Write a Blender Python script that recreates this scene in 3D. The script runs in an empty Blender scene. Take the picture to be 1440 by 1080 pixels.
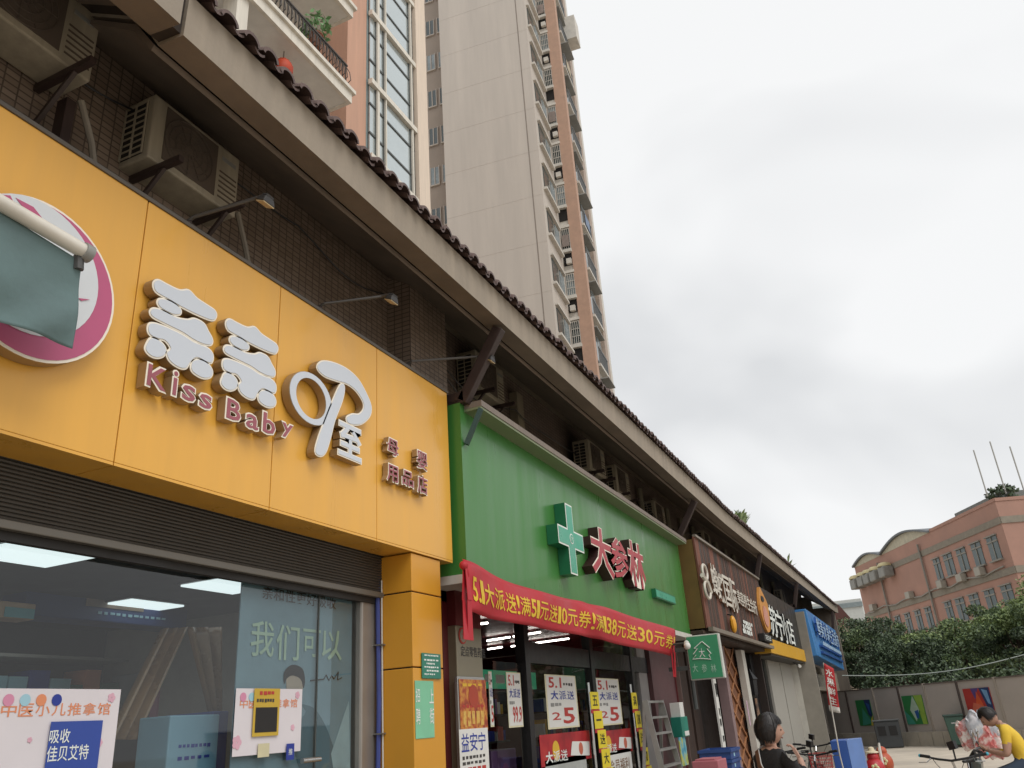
import bpy, bmesh, math, random
import numpy as np
from mathutils import Vector, Matrix
random.seed(7); np.random.seed(7)
SC = bpy.context.scene
COL = SC.collection
rad = math.radians

# ---------------------------------------------------------------- camera
FPX = 1131.39
RM = Matrix(((0.90322, 0.22046, 0.36821), (0.42440, -0.32765, -0.84413), (-0.06545, 0.91872, -0.38950)))
RM = RM.to_quaternion().to_matrix()
CAM = Vector((0, 0, 1.75))
cd = bpy.data.cameras.new('camera'); cam = bpy.data.objects.new('camera', cd); COL.objects.link(cam)
cam.matrix_world = Matrix.Translation(CAM) @ RM.to_4x4()
cd.sensor_width = 36; cd.lens = FPX / 1440 * 36; cd.clip_end = 2000; cd.clip_start = 0.05
SC.camera = cam
# ---------------------------------------------------------------- sky, sun, exposure
W = bpy.data.worlds.new('World'); SC.world = W; W.use_nodes = True
nt = W.node_tree; N = nt.nodes; L = nt.links; N.clear()
SUN_EL, SUN_AZ = rad(52), rad(118)          # azimuth clockwise from +Y: over the street, behind the viewer's right shoulder
out = N.new('ShaderNodeOutputWorld'); bg = N.new('ShaderNodeBackground'); L.new(bg.outputs[0], out.inputs[0])
sky = N.new('ShaderNodeTexSky'); sky.sky_type = 'NISHITA'; sky.sun_disc = False
sky.sun_elevation = SUN_EL; sky.sun_rotation = SUN_AZ; sky.dust_density = 3
tc = N.new('ShaderNodeTexCoord'); mp = N.new('ShaderNodeMapping'); mp.inputs['Scale'].default_value = (1, 1, 1.6)
mp.inputs['Location'].default_value = (0.55, 0.3, 0.1)
L.new(tc.outputs['Generated'], mp.inputs[0])
nz = N.new('ShaderNodeTexNoise'); nz.inputs['Scale'].default_value = 2.3; nz.inputs['Detail'].default_value = 3.5
nz.inputs['Roughness'].default_value = 0.45; nz.inputs['Distortion'].default_value = 0.4
L.new(mp.outputs[0], nz.inputs['Vector'])
cr = N.new('ShaderNodeValToRGB'); L.new(nz.outputs[0], cr.inputs[0])
cr.color_ramp.elements[0].position = 0.38; cr.color_ramp.elements[0].color = (0.745, 0.755, 0.765, 1)
cr.color_ramp.elements[1].position = 0.58; cr.color_ramp.elements[1].color = (0.95, 0.955, 0.955, 1)
SKY_STRENGTH = 0.1
sc_ = N.new('ShaderNodeVectorMath'); sc_.operation = 'SCALE'; sc_.inputs[3].default_value = 1.0 / SKY_STRENGTH
L.new(cr.outputs[0], sc_.inputs[0])
mx = N.new('ShaderNodeMix'); mx.data_type = 'RGBA'; mx.inputs[0].default_value = 0.93
L.new(sky.outputs[0], mx.inputs[6]); L.new(sc_.outputs[0], mx.inputs[7]); L.new(mx.outputs[2], bg.inputs[0])
bg.inputs[1].default_value = SKY_STRENGTH
sl = bpy.data.lights.new('sun', 'SUN'); so = bpy.data.objects.new('sun', sl); COL.objects.link(so)
sl.energy = 1.5; sl.angle = rad(35); sl.color = (1, 0.97, 0.92)
sd = Vector((math.sin(SUN_AZ) * math.cos(SUN_EL), math.cos(SUN_AZ) * math.cos(SUN_EL), math.sin(SUN_EL)))
so.rotation_euler = sd.to_track_quat('Z', 'Y').to_euler(); so.location = sd * 60
SC.view_settings.view_transform = 'Standard'; SC.view_settings.look = 'None'
SC.view_settings.exposure = 0.05; SC.view_settings.gamma = 1
SC.cycles.use_denoising = True
SC.cycles.max_bounces = 8; SC.cycles.transparent_max_bounces = 16
SC.cycles.caustics_reflective = False; SC.cycles.caustics_refractive = False
SC.cycles.sample_clamp_indirect = 4

# ---------------------------------------------------------------- helpers
def ray(x, y): return RM @ Vector(((x - 720) / FPX, -(y - 540) / FPX, -1))
def onX(x, y, X): d = ray(x, y); return CAM + d * ((X - CAM.x) / d.x)
def onY(x, y, Y): d = ray(x, y); return CAM + d * ((Y - CAM.y) / d.y)
def onZ(x, y, Z): d = ray(x, y); return CAM + d * ((Z - CAM.z) / d.z)
def lin(c):
    if isinstance(c, str):
        c = tuple(int(c[i:i + 2], 16) / 255 for i in (0, 2, 4))
        c = tuple(v / 12.92 if v <= .04045 else ((v + .055) / 1.055) ** 2.4 for v in c)
    return (*c, 1)
MATS = {}
def mat(name, col, rough=0.6, metal=0.0, var=0.15, scale=3.0, bump=0.0, bscale=60.0, dirt=0.0, spec=0.5, streak=False, coat=0.0):
    if name in MATS: return MATS[name]
    m = bpy.data.materials.new(name); m.use_nodes = True; MATS[name] = m
    t = m.node_tree; n = t.nodes; l = t.links; b = n['Principled BSDF']
    c = lin(col); b.inputs['Roughness'].default_value = rough; b.inputs['Metallic'].default_value = metal
    b.inputs['Specular IOR Level'].default_value = spec; b.inputs['Coat Weight'].default_value = coat
    b.inputs['Base Color'].default_value = c
    tcn = n.new('ShaderNodeTexCoord')
    src = tcn.outputs['Object']
    if var > 0:
        if streak:
            mpn = n.new('ShaderNodeMapping'); mpn.inputs['Scale'].default_value = (4, 4, 0.35); l.new(src, mpn.inputs[0]); vec = mpn.outputs[0]
        else: vec = src
        nz = n.new('ShaderNodeTexNoise'); nz.inputs['Scale'].default_value = scale; nz.inputs['Detail'].default_value = 6; nz.inputs['Roughness'].default_value = 0.62
        l.new(vec, nz.inputs['Vector'])
        mr = n.new('ShaderNodeMapRange'); mr.inputs[1].default_value = 0.3; mr.inputs[2].default_value = 0.7
        mr.inputs[3].default_value = 1 - var; mr.inputs[4].default_value = 1 + var * 0.6; l.new(nz.outputs[0], mr.inputs[0])
        sm = n.new('ShaderNodeVectorMath'); sm.operation = 'SCALE'; sm.inputs[0].default_value = c[:3]; l.new(mr.outputs[0], sm.inputs[3])
        l.new(sm.outputs[0], b.inputs['Base Color'])
        mr2 = n.new('ShaderNodeMapRange'); mr2.inputs[1].default_value = 0.3; mr2.inputs[2].default_value = 0.7
        mr2.inputs[3].default_value = max(0.03, rough - 0.12); mr2.inputs[4].default_value = min(1, rough + 0.12); l.new(nz.outputs[0], mr2.inputs[0])
        l.new(mr2.outputs[0], b.inputs['Roughness'])
    if bump > 0:
        nb = n.new('ShaderNodeTexNoise'); nb.inputs['Scale'].default_value = bscale; nb.inputs['Detail'].default_value = 4; l.new(src, nb.inputs['Vector'])
        bp = n.new('ShaderNodeBump'); bp.inputs['Strength'].default_value = bump; bp.inputs['Distance'].default_value = 0.02
        l.new(nb.outputs[0], bp.inputs['Height']); l.new(bp.outputs[0], b.inputs['Normal'])
    return m
def tilemat(name, c1, c2, mortar, w, h, msize=0.006, axes='YZ', rough=0.5, off=0.0, stain=0.25):
    if name in MATS: return MATS[name]
    m = bpy.data.materials.new(name); m.use_nodes = True; MATS[name] = m
    t = m.node_tree; n = t.nodes; l = t.links; b = n['Principled BSDF']; b.inputs['Roughness'].default_value = rough
    tcn = n.new('ShaderNodeTexCoord'); sx = n.new('ShaderNodeSeparateXYZ'); l.new(tcn.outputs['Object'], sx.inputs[0])
    cb = n.new('ShaderNodeCombineXYZ')
    if axes == 'WZ':
        ad = n.new('ShaderNodeMath'); ad.operation = 'ADD'; l.new(sx.outputs[0], ad.inputs[0]); l.new(sx.outputs[1], ad.inputs[1]); l.new(ad.outputs[0], cb.inputs[0]); l.new(sx.outputs[2], cb.inputs[1])
    else:
        l.new(sx.outputs['XYZ'.index(axes[0])], cb.inputs[0]); l.new(sx.outputs['XYZ'.index(axes[1])], cb.inputs[1])
    br = n.new('ShaderNodeTexBrick'); br.offset = off; br.inputs['Scale'].default_value = 1
    br.inputs['Brick Width'].default_value = w; br.inputs['Row Height'].default_value = h; br.inputs['Mortar Size'].default_value = msize
    br.inputs['Color1'].default_value = lin(c1); br.inputs['Color2'].default_value = lin(c2); br.inputs['Mortar'].default_value = lin(mortar)
    l.new(cb.outputs[0], br.inputs[0])
    nz = n.new('ShaderNodeTexNoise'); nz.inputs['Scale'].default_value = 0.9; nz.inputs['Detail'].default_value = 6; l.new(tcn.outputs['Object'], nz.inputs['Vector'])
    mr = n.new('ShaderNodeMapRange'); mr.inputs[1].default_value = .3; mr.inputs[2].default_value = .7; mr.inputs[3].default_value = 1 - stain; mr.inputs[4].default_value = 1 + stain * .4; l.new(nz.outputs[0], mr.inputs[0])
    sm = n.new('ShaderNodeVectorMath'); sm.operation = 'SCALE'; l.new(br.outputs[0], sm.inputs[0]); l.new(mr.outputs[0], sm.inputs[3]); l.new(sm.outputs[0], b.inputs['Base Color'])
    bp = n.new('ShaderNodeBump'); bp.inputs['Strength'].default_value = 0.4; bp.inputs['Distance'].default_value = 0.004; bp.invert = True
    l.new(br.outputs[1], bp.inputs['Height']); l.new(bp.outputs[0], b.inputs['Normal'])
    return m
def glassmat(name, tint=(0.75, 0.85, 0.85), refl=0.12, rough=0.02):
    if name in MATS: return MATS[name]
    m = bpy.data.materials.new(name); m.use_nodes = True; MATS[name] = m
    t = m.node_tree; n = t.nodes; l = t.links; n.clear()
    o = n.new('ShaderNodeOutputMaterial'); ms = n.new('ShaderNodeMixShader'); tr = n.new('ShaderNodeBsdfTransparent'); gl = n.new('ShaderNodeBsdfGlossy')
    tr.inputs[0].default_value = (*tint, 1); gl.inputs['Roughness'].default_value = rough
    fr = n.new('ShaderNodeFresnel'); fr.inputs[0].default_value = 1.45
    ma = n.new('ShaderNodeMath'); ma.operation = 'ADD'; ma.inputs[1].default_value = refl; l.new(fr.outputs[0], ma.inputs[0])
    ge = n.new('ShaderNodeNewGeometry'); iv = n.new('ShaderNodeMath'); iv.operation = 'SUBTRACT'; iv.inputs[0].default_value = 1; l.new(ge.outputs['Backfacing'], iv.inputs[1])
    mu = n.new('ShaderNodeMath'); mu.operation = 'MULTIPLY'; l.new(ma.outputs[0], mu.inputs[0]); l.new(iv.outputs[0], mu.inputs[1])   # the sheet reflects once, at its outer face
    l.new(mu.outputs[0], ms.inputs[0]); l.new(tr.outputs[0], ms.inputs[1]); l.new(gl.outputs[0], ms.inputs[2]); l.new(ms.outputs[0], o.inputs[0])
    return m
def emit(name, col, s):
    if name in MATS: return MATS[name]
    m = bpy.data.materials.new(name); m.use_nodes = True; MATS[name] = m
    b = m.node_tree.nodes['Principled BSDF']; b.inputs['Emission Color'].default_value = lin(col); b.inputs['Emission Strength'].default_value = s
    b.inputs['Base Color'].default_value = lin(col); return m

ROOT = {}
def wloc(o): return ROOT.get(o.name, Vector((0, 0, 0))) if o else Vector((0, 0, 0))
def tag(o, label=None, cat=None, group=None, kind=None):
    if label: o['label'] = label
    if cat: o['category'] = cat
    if group: o['group'] = group
    if kind: o['kind'] = kind
    return o
def thing(name, label, cat, loc=(0, 0, 0), group=None, rz=0):
    o = bpy.data.objects.new(name, None); COL.objects.link(o); o.location = loc; o.rotation_euler = (0, 0, rz); o.empty_display_size = 0.1
    ROOT[o.name] = Vector(loc); return tag(o, label, cat, group)
class MB:
    def __init__(s): s.v = []; s.f = []; s.mi = []; s.m = 0
    def face(s, idx): s.f.append(tuple(idx)); s.mi.append(s.m)
    def quad(s, a, b, c, d):
        i = len(s.v); s.v += [tuple(a), tuple(b), tuple(c), tuple(d)]; s.face((i, i + 1, i + 2, i + 3)); return s
    def hexa(s, p):          # 8 points: bottom 4 ccw, top 4
        i = len(s.v); s.v += [tuple(q) for q in p]
        for q in ((3, 2, 1, 0), (4, 5, 6, 7), (0, 1, 5, 4), (1, 2, 6, 5), (2, 3, 7, 6), (3, 0, 4, 7)): s.face([i + k for k in q])
        return s
    def box(s, x0, x1, y0, y1, z0, z1):
        x0, x1 = sorted((x0, x1)); y0, y1 = sorted((y0, y1)); z0, z1 = sorted((z0, z1))
        return s.hexa([(x0, y0, z0), (x1, y0, z0), (x1, y1, z0), (x0, y1, z0), (x0, y0, z1), (x1, y0, z1), (x1, y1, z1), (x0, y1, z1)])
    def bar(s, a, b, w, h=None, up=(0, 0, 1)):
        a = Vector(a); b = Vector(b); h = h or w; d = (b - a).normalized(); u = Vector(up)
        if abs(d.dot(u)) > .98: u = Vector((1, 0, 0))
        r = d.cross(u).normalized(); u = r.cross(d)
        o = [-r * w / 2 - u * h / 2, r * w / 2 - u * h / 2, r * w / 2 + u * h / 2, -r * w / 2 + u * h / 2]
        i = len(s.v); s.v += [tuple(a + q) for q in o] + [tuple(b + q) for q in o]
        for q in ((0, 1, 2, 3), (7, 6, 5, 4), (0, 4, 5, 1), (1, 5, 6, 2), (2, 6, 7, 3), (3, 7, 4, 0)): s.face([i + k for k in q])
        return s
    def tube(s, pts, r, n=8, cap=True):
        pts = [Vector(p) for p in pts]; rs = r if isinstance(r, (list, tuple)) else [r] * len(pts); base = len(s.v); prev = None
        for k, p in enumerate(pts):
            d = (pts[min(k + 1, len(pts) - 1)] - pts[max(k - 1, 0)]).normalized()
            if prev is None:
                u = Vector((0, 0, 1)) if abs(d.z) < .9 else Vector((1, 0, 0)); a = d.cross(u).normalized()
            else: a = (prev - d * prev.dot(d)).normalized()
            prev = a; b = d.cross(a)
            for j in range(n):
                t = 2 * math.pi * j / n; s.v.append(tuple(p + (a * math.cos(t) + b * math.sin(t)) * rs[k]))
        for k in range(len(pts) - 1):
            for j in range(n):
                q = base + k * n; s.face((q + j, q + (j + 1) % n, q + n + (j + 1) % n, q + n + j))
        if cap:
            s.face([base + j for j in range(n)][::-1]); e = base + (len(pts) - 1) * n; s.face([e + j for j in range(n)])
        return s
    def lathe(s, prof, c=(0, 0, 0), n=16, ax='Z', sc=(1, 1)):
        base = len(s.v); c = Vector(c)
        for r, h in prof:
            for j in range(n):
                t = 2 * math.pi * j / n; p = (r * math.cos(t) * sc[0], r * math.sin(t) * sc[1], h)
                if ax == 'X': p = (p[2], p[0], p[1])
                elif ax == 'Y': p = (p[1], p[2], p[0])
                s.v.append(tuple(c + Vector(p)))
        for k in range(len(prof) - 1):
            for j in range(n):
                q = base + k * n; s.face((q + j, q + (j + 1) % n, q + n + (j + 1) % n, q + n + j))
        s.face([base + j for j in range(n)][::-1]); e = base + (len(prof) - 1) * n; s.face([e + j for j in range(n)]); return s
    def sphere(s, c, r, n=12, m=8):
        r = r if isinstance(r, (list, tuple)) else (r, r, r); base = len(s.v)
        for k in range(1, m):
            ph = math.pi * k / m
            for j in range(n):
                t = 2 * math.pi * j / n; s.v.append((c[0] + r[0] * math.sin(ph) * math.cos(t), c[1] + r[1] * math.sin(ph) * math.sin(t), c[2] - r[2] * math.cos(ph)))
        b0 = len(s.v); s.v += [(c[0], c[1], c[2] - r[2]), (c[0], c[1], c[2] + r[2])]
        for k in range(m - 2):
            for j in range(n):
                q = base + k * n; s.face((q + j, q + (j + 1) % n, q + n + (j + 1) % n, q + n + j))
        for j in range(n):
            s.face((b0, base + (j + 1) % n, base + j)); e = base + (m - 2) * n; s.face((b0 + 1, e + j, e + (j + 1) % n))
        return s
    def prism(s, pts, o, u, v, w):      # closed 2D outline extruded along w
        o = Vector(o); u = Vector(u); v = Vector(v); w = Vector(w); n = len(pts); i = len(s.v)
        s.v += [tuple(o + u * a + v * b) for a, b in pts] + [tuple(o + u * a + v * b + w) for a, b in pts]
        s.face([i + k for k in range(n)][::-1]); s.face([i + n + k for k in range(n)])
        for k in range(n): s.face((i + k, i + (k + 1) % n, i + n + (k + 1) % n, i + n + k))
        return s
    def add(s, me, M):
        i = len(s.v); s.v += [tuple(M @ x.co) for x in me.vertices]
        for p in me.polygons: s.face([i + k for k in p.vertices])
        return s
    def build(s, name, m, parent=None, smooth=False, bevel=0.0, loc=None):
        off = wloc(parent)
        if loc is not None: off = Vector(loc)
        me = bpy.data.meshes.new(name)
        me.from_pydata([tuple(Vector(p) - off) for p in s.v], [], s.f)
        for k in (m if isinstance(m, (list, tuple)) else [m]): me.materials.append(k)
        if any(s.mi): me.polygons.foreach_set('material_index', s.mi)
        bm = bmesh.new(); bm.from_mesh(me)
        bmesh.ops.recalc_face_normals(bm, faces=bm.faces)
        bm.to_mesh(me); bm.free()
        if smooth:
            me.polygons.foreach_set('use_smooth', [True] * len(me.polygons))
            try: me.set_sharp_from_angle(angle=rad(40))
            except Exception: pass
        me.update()
        o = bpy.data.objects.new(name, me); COL.objects.link(o)
        if parent is not None: o.parent = parent; ROOT[o.name] = off
        else: o.location = off; ROOT[o.name] = off
        if bevel:
            b = o.modifiers.new('bevel', 'BEVEL'); b.width = bevel; b.segments = 2; b.limit_method = 'ANGLE'; b.angle_limit = rad(35)
        return o
def copy_tree(o, loc, rz=None, label=None, parent=None, group=None):
    c = o.copy(); COL.objects.link(c); c.parent = parent
    if parent is None:
        c.location = loc; ROOT[c.name] = Vector(loc)
        if rz is not None: c.rotation_euler = (0, 0, rz)
        if label: c['label'] = label
        if group: c['group'] = group
    for ch in list(o.children): copy_tree(ch, None, parent=c)
    return c
_tc = {}
def textmesh(s, bold=0.0):
    if any(ord(q) > 0x2e80 for q in s) and s not in '大参林至': bold = min(bold, .008)      # heavier offsets break dense characters
    k = (s, bold)
    if k in _tc: return _tc[k]
    c = bpy.data.curves.new('print', 'FONT'); c.body = s; c.size = 1; c.resolution_u = 2; c.offset = bold
    o = bpy.data.objects.new('print', c); COL.objects.link(o)
    dg = bpy.context.evaluated_depsgraph_get(); me = bpy.data.meshes.new_from_object(o.evaluated_get(dg))
    bpy.data.objects.remove(o); a = np.array([v.co[:] for v in me.vertices]); bb = (a[:, 0].min(), a[:, 0].max(), a[:, 1].min(), a[:, 1].max())
    bmx = bmesh.new(); bmx.from_mesh(me); bmesh.ops.remove_doubles(bmx, verts=bmx.verts, dist=1e-4); bmx.to_mesh(me); bmx.free()
    _tc[k] = (me, bb); return _tc[k]
def glyph(s, rect, o, u, v, w, depth=0.0, bold=0.0, grow=0.0, keep=False):
    """text s fitted into rect (a0,a1,b0,b1) of the frame o + a*u + b*v, pushed out along w, optionally extruded back"""
    me, bb = textmesh(s, bold); a0, a1, b0, b1 = rect; sx = (a1 - a0) / (bb[1] - bb[0]); sy = (b1 - b0) / (bb[3] - bb[2])
    if keep: sx = sy = min(sx, sy)
    o = Vector(o); u = Vector(u); v = Vector(v); w = Vector(w); bm = bmesh.new(); bm.from_mesh(me)
    for p in bm.verts:
        p.co = o + u * (a0 + (p.co.x - bb[0]) * sx) + v * (b0 + (p.co.y - bb[2]) * sy)
    if depth:
        r = bmesh.ops.extrude_face_region(bm, geom=bm.faces[:])
        for g in r['geom']:
            if isinstance(g, bmesh.types.BMVert): g.co = g.co + w * depth
    m = MB(); bm.verts.ensure_lookup_table(); bm.verts.index_update(); m.v = [tuple(p.co) for p in bm.verts]
    for fc in bm.faces: m.face([q.index for q in fc.verts])
    bm.free(); return m
FX = (Vector((0, 1, 0)), Vector((0, 0, 1)), Vector((1, 0, 0)))      # facade frame: along the row, up, out to the street
FY = (Vector((1, 0, 0)), Vector((0, 0, 1)), Vector((0, -1, 0)))     # frame of a face turned towards the viewer
def prect(x0, y0, x1, y1, X):
    cx = (x0 + x1) / 2; cy = (y0 + y1) / 2; s = (979 - cy) / (1288 - cx); h = s * (x1 - x0) / 2
    a = onX(x0, cy, X).y; b = onX(x1, cy, X).y; t = onX(cx, y0 + h, X).z; d = onX(cx, y1 - h, X).z
    return (a, b, d, t)
def crect(x0, y0, x1, y1, X):       # corners: top left and bottom right as seen
    p = onX(x0, y0, X); q = onX(x1, y1, X); return (p.y, q.y, q.z, p.z)
def ftext(s, rect, X, m, parent, name='lettering', bold=0.0, depth=0.0, keep=False):
    return glyph(s, rect, (X, 0, 0), *FX, depth=depth, bold=bold, keep=keep).build(name, m, parent)
def sub(rect, a0, b0, a1, b1):      # fraction of a rect, b measured from the top
    Y0, Y1, z0, z1 = rect
    return (Y0 + (Y1 - Y0) * a0, Y0 + (Y1 - Y0) * a1, z1 - (z1 - z0) * b1, z1 - (z1 - z0) * b0)
def smooth_closed(pts, n=4):
    o = []; k = len(pts)
    for i in range(k):
        p0, p1, p2, p3 = (np.array(pts[(i + j) % k], float) for j in (-1, 0, 1, 2))
        for t in np.arange(n) / n:
            o.append(tuple(0.5 * ((2 * p1) + (-p0 + p2) * t + (2 * p0 - 5 * p1 + 4 * p2 - p3) * t * t + (-p0 + 3 * p1 - 3 * p2 + p3) * t ** 3)))
    return o
def inset(pts, d):                  # grow (d>0) or shrink a closed outline
    P = [np.array(p, float) for p in pts]; n = len(P); A = sum(P[i][0] * P[(i + 1) % n][1] - P[(i + 1) % n][0] * P[i][1] for i in range(n)); s = 1 if A > 0 else -1
    o = []
    for i in range(n):
        t = P[(i + 1) % n] - P[i - 1]; t = t / (np.linalg.norm(t) + 1e-9); o.append(tuple(P[i] + np.array((t[1], -t[0])) * s * d))
    return o
def bend(Y): return 0.5 * (Y - 20) / 28 if Y > 20 else 0.0          # the row swings slightly towards the street

# ================================================================ ground
M_ground = mat('concrete paving', 'c4b9a9', 0.85, var=0.22, scale=0.7, bump=0.25, bscale=35)
g = MB().box(-150, 150, -60, 260, -0.5, 0.0).build('ground', M_ground); tag(g, kind='structure')
M_walk = tilemat('pavement slabs', '9a9186', '8b8278', '6a635b', 0.6, 0.3, 0.012, 'XY', 0.8)
pv = MB()
pv.hexa([(-4.4, -8, 0.004), (-1.6, -8, 0.004), (-1.6, 46, 0.004), (-4.0, 46, 0.004), (-4.4, -8, 0.012), (-1.6, -8, 0.012), (-1.6, 46, 0.012), (-4.0, 46, 0.012)])
tag(pv.build('pavement', M_walk), kind='structure')

# ================================================================ the row of shops: shell, eave and tiled roof
M_mosaic = tilemat('brown mosaic tile', '948477', '827265', '594e45', 0.105, 0.055, 0.006, 'WZ', 0.45)
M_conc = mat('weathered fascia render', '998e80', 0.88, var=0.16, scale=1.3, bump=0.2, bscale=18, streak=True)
M_soff = mat('shaded soffit render', '71655a', 0.9, var=0.3, scale=1.6, bump=0.1)
M_tile = mat('roof tile', '5f4c47', 0.6, var=0.35, scale=4, bump=0.2)
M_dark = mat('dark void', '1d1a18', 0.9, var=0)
M_plain = mat('grey wall render', '7d746b', 0.9, var=0.25, scale=1.2, bump=0.1, streak=True)
row = thing('shop_building', 'long low shop building with brown mosaic wall and tiled eave', 'building', (-6, 20, 0))
w = MB()
w.box(-4.6, -5.4, -4, 7.07, 5.0, 7.2); w.box(-4.3, -5.4, 7.07, 7.9, 3.0, 7.2)
w.build('upper_wall', M_mosaic, row)
w = MB()
def wallseg(Y0, Y1, X, z0, z1, t=0.25):
    a, b = bend(Y0), bend(Y1)
    w.hexa([(X - t + a, Y0, z0), (X + a, Y0, z0), (X + b, Y1, z0), (X - t + b, Y1, z0), (X - t + a, Y0, z1), (X + a, Y0, z1), (X + b, Y1, z1), (X - t + b, Y1, z1)])
wallseg(7.9, 20, -4.95, 4.2, 7.4); wallseg(20, 47.5, -4.95, 4.2, 7.4)
w.build('rear_wall', tilemat('pinkish mosaic tile', '8c7d74', '7b6c64', '594e47', 0.105, 0.055, 0.006, 'WZ', 0.5), row)
w = MB().box(-11.0, -5.45, -4, 47, 3.2, 7.2).build('roof_slab', M_plain, row)
# far end wall
w = MB(); w.box(-10.5, -4.0, 47.0, 47.5, 0, 7.05); w.box(-3.999, -2.95, 47.0, 47.5, 0, 6.4); w.build('end_wall', M_plain, row)
eY = [2.72, 6, 10, 15, 20, 25, 30, 35, 40, 44, 46.5, 48]
eup = [0, 0, 0, 0, 0, .01, .03, .06, .08, .09, .12, .2]
def eave_prof(Y, up):      # fascia front bottom, fascia front top, roof ridge, back, wall, soffit break
    b = bend(Y)
    return [Vector((x + b, Y, z + up)) for x, z in ((-3.30, 5.94), (-3.285, 6.29), (-5.9, 7.75), (-5.9, 7.45), (-4.64, 6.92), (-4.58, 6.80), (-3.74, 6.30), (-3.52, 5.96))]
def sweep(prof_fn, Ys, ups, keep):
    m = MB(); P = [prof_fn(Y, u) for Y, u in zip(Ys, ups)]; n = len(P[0]); m.v = [tuple(p) for r in P for p in r]
    for i in range(len(P) - 1):
        for k in range(n): m.face((i * n + k, i * n + (k + 1) % n, (i + 1) * n + (k + 1) % n, (i + 1) * n + k))
    m.face(list(range(n))[::-1]); m.face([(len(P) - 1) * n + k for k in range(n)]); return m
def eave_mats(m):      # fascia render outside, underside faces coloured darker to stand for shade
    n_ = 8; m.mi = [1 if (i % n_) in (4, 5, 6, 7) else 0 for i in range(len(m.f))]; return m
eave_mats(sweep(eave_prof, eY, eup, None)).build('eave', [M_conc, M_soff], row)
# soffit inside the eave, shade put into its darker colour
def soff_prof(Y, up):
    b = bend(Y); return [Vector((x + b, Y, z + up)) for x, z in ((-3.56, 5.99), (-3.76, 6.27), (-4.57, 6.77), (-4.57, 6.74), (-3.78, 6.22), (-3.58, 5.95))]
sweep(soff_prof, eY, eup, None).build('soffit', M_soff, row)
# nearer eave section, set a little lower and further out, with an open joint to the next
def eave2(Y, up):
    return [Vector((x, Y, z)) for x, z in ((-3.22, 5.90), (-3.205, 6.36), (-5.9, 7.8), (-5.9, 7.5), (-4.64, 6.95), (-4.58, 6.82), (-3.70, 6.30), (-3.48, 5.94))]
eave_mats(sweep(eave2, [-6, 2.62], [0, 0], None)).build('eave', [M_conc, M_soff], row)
sweep(lambda Y, u: [p + Vector((-.03 if k < 2 else 0, 0, .03)) for k, p in enumerate(eave_prof(Y, 0))], [2.61, 2.73], [0, 0], None).build('joint_cover', mat('rotten joint filler', '3c332d', 0.95, var=.4), row)
# roof tiles: one object per column of tiles along the eave
def tile_mesh():
    m = MB(); n = 8; pitch = 0.2
    def ring(s, r, lift, zoff):
        o = []
        for k in range(n + 1):
            t = math.pi * k / n; o.append((s * -0.874 + 0, -math.cos(t) * r, s * 0.485 + math.sin(t) * r * 0.95 + lift + zoff))
        return o
    for c in range(3):
        s0, s1 = c * 0.34 - 0.09, c * 0.34 + 0.30
        A = ring(s0, 0.082, 0.012, 0); B = ring(s1, 0.07, 0.0, 0); C = ring(s0, 0.06, 0.006, 0)
        i = len(m.v); m.v += A + B + C
        for k in range(n):
            m.face((i + k, i + k + 1, i + n + 2 + k, i + n + 1 + k)); m.face((i + k, i + 2 * n + 2 + k, i + 2 * n + 3 + k, i + k + 1))
    # pan tile beside it
    for c in range(3):
        s0, s1 = c * 0.34 - 0.07, c * 0.34 + 0.31; i = len(m.v)
        for s in (s0, s1):
            for k in range(5):
                y = 0.05 + 0.1 * k / 4; m.v.append((s * -0.874, y, s * 0.485 - 0.03 * math.sin(math.pi * k / 4) + 0.02)); 
        for k in range(5):
            m.v.append((s0 * -0.874, 0.05 + 0.1 * k / 4, s0 * 0.485 - 0.03 * math.sin(math.pi * k / 4) - 0.005))
        for k in range(4): m.face((i + k, i + k + 1, i + 6 + k, i + 5 + k)); m.face((i + k, i + 10 + k, i + 11 + k, i + k + 1))
    return m
t0 = tile_mesh().build('roof_tile', M_tile, None, smooth=True); tm = t0.data
bpy.data.objects.remove(t0)
Y = 2.80; kk = 0
rt = MATS['roof tile']
while Y < 47.9:
    o = bpy.data.objects.new('roof_tile', tm); COL.objects.link(o); o.parent = row
    up = float(np.interp(Y, eY, eup))
    o.location = Vector((-3.27 + bend(Y) + random.uniform(-.012, .012), Y + random.uniform(-.008, .008), 6.315 + up + random.uniform(-.008, .01))) - Vector((-6, 20, 0))
    o.rotation_euler = (random.uniform(-.03, .03), random.uniform(-.03, .03), random.uniform(-.02, .02)); Y += 0.2
# weeds sprouting from the roof edge
M_leafw = mat('weed leaf', '93a678', 0.6, var=.3)
def weed(Y, lab, n, h):
    m = MB(); b0 = Vector((-3.5 + bend(Y), Y, 6.4)); b = b0
    for k in range(n):
        b = b0 + Vector((random.uniform(-.15, .15), random.uniform(-.35, .35), random.uniform(0, .15))); a = random.uniform(0, 6.28); tip = b + Vector((math.cos(a) * h * .6, math.sin(a) * h * .6, h * random.uniform(.5, 1))); d = Vector((-math.sin(a), math.cos(a), 0)) * h * .09
        mid = b.lerp(tip, .6) + Vector((0, 0, h * .12)); m.quad(b - d * .3, b + d * .3, mid + d, mid - d); m.quad(mid - d, mid + d, tip + d * .1, tip - d * .1)
    tag(m.build('roof_weed', M_leafw, None, loc=b0), lab, 'plant', 'weeds on the roof edge')
weed(23.2, 'larger green weed sprouting from the tiled eave', 90, 0.42)
weed(32.5, 'thin pale weed twig further along the tiled eave', 8, 0.55)

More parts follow.
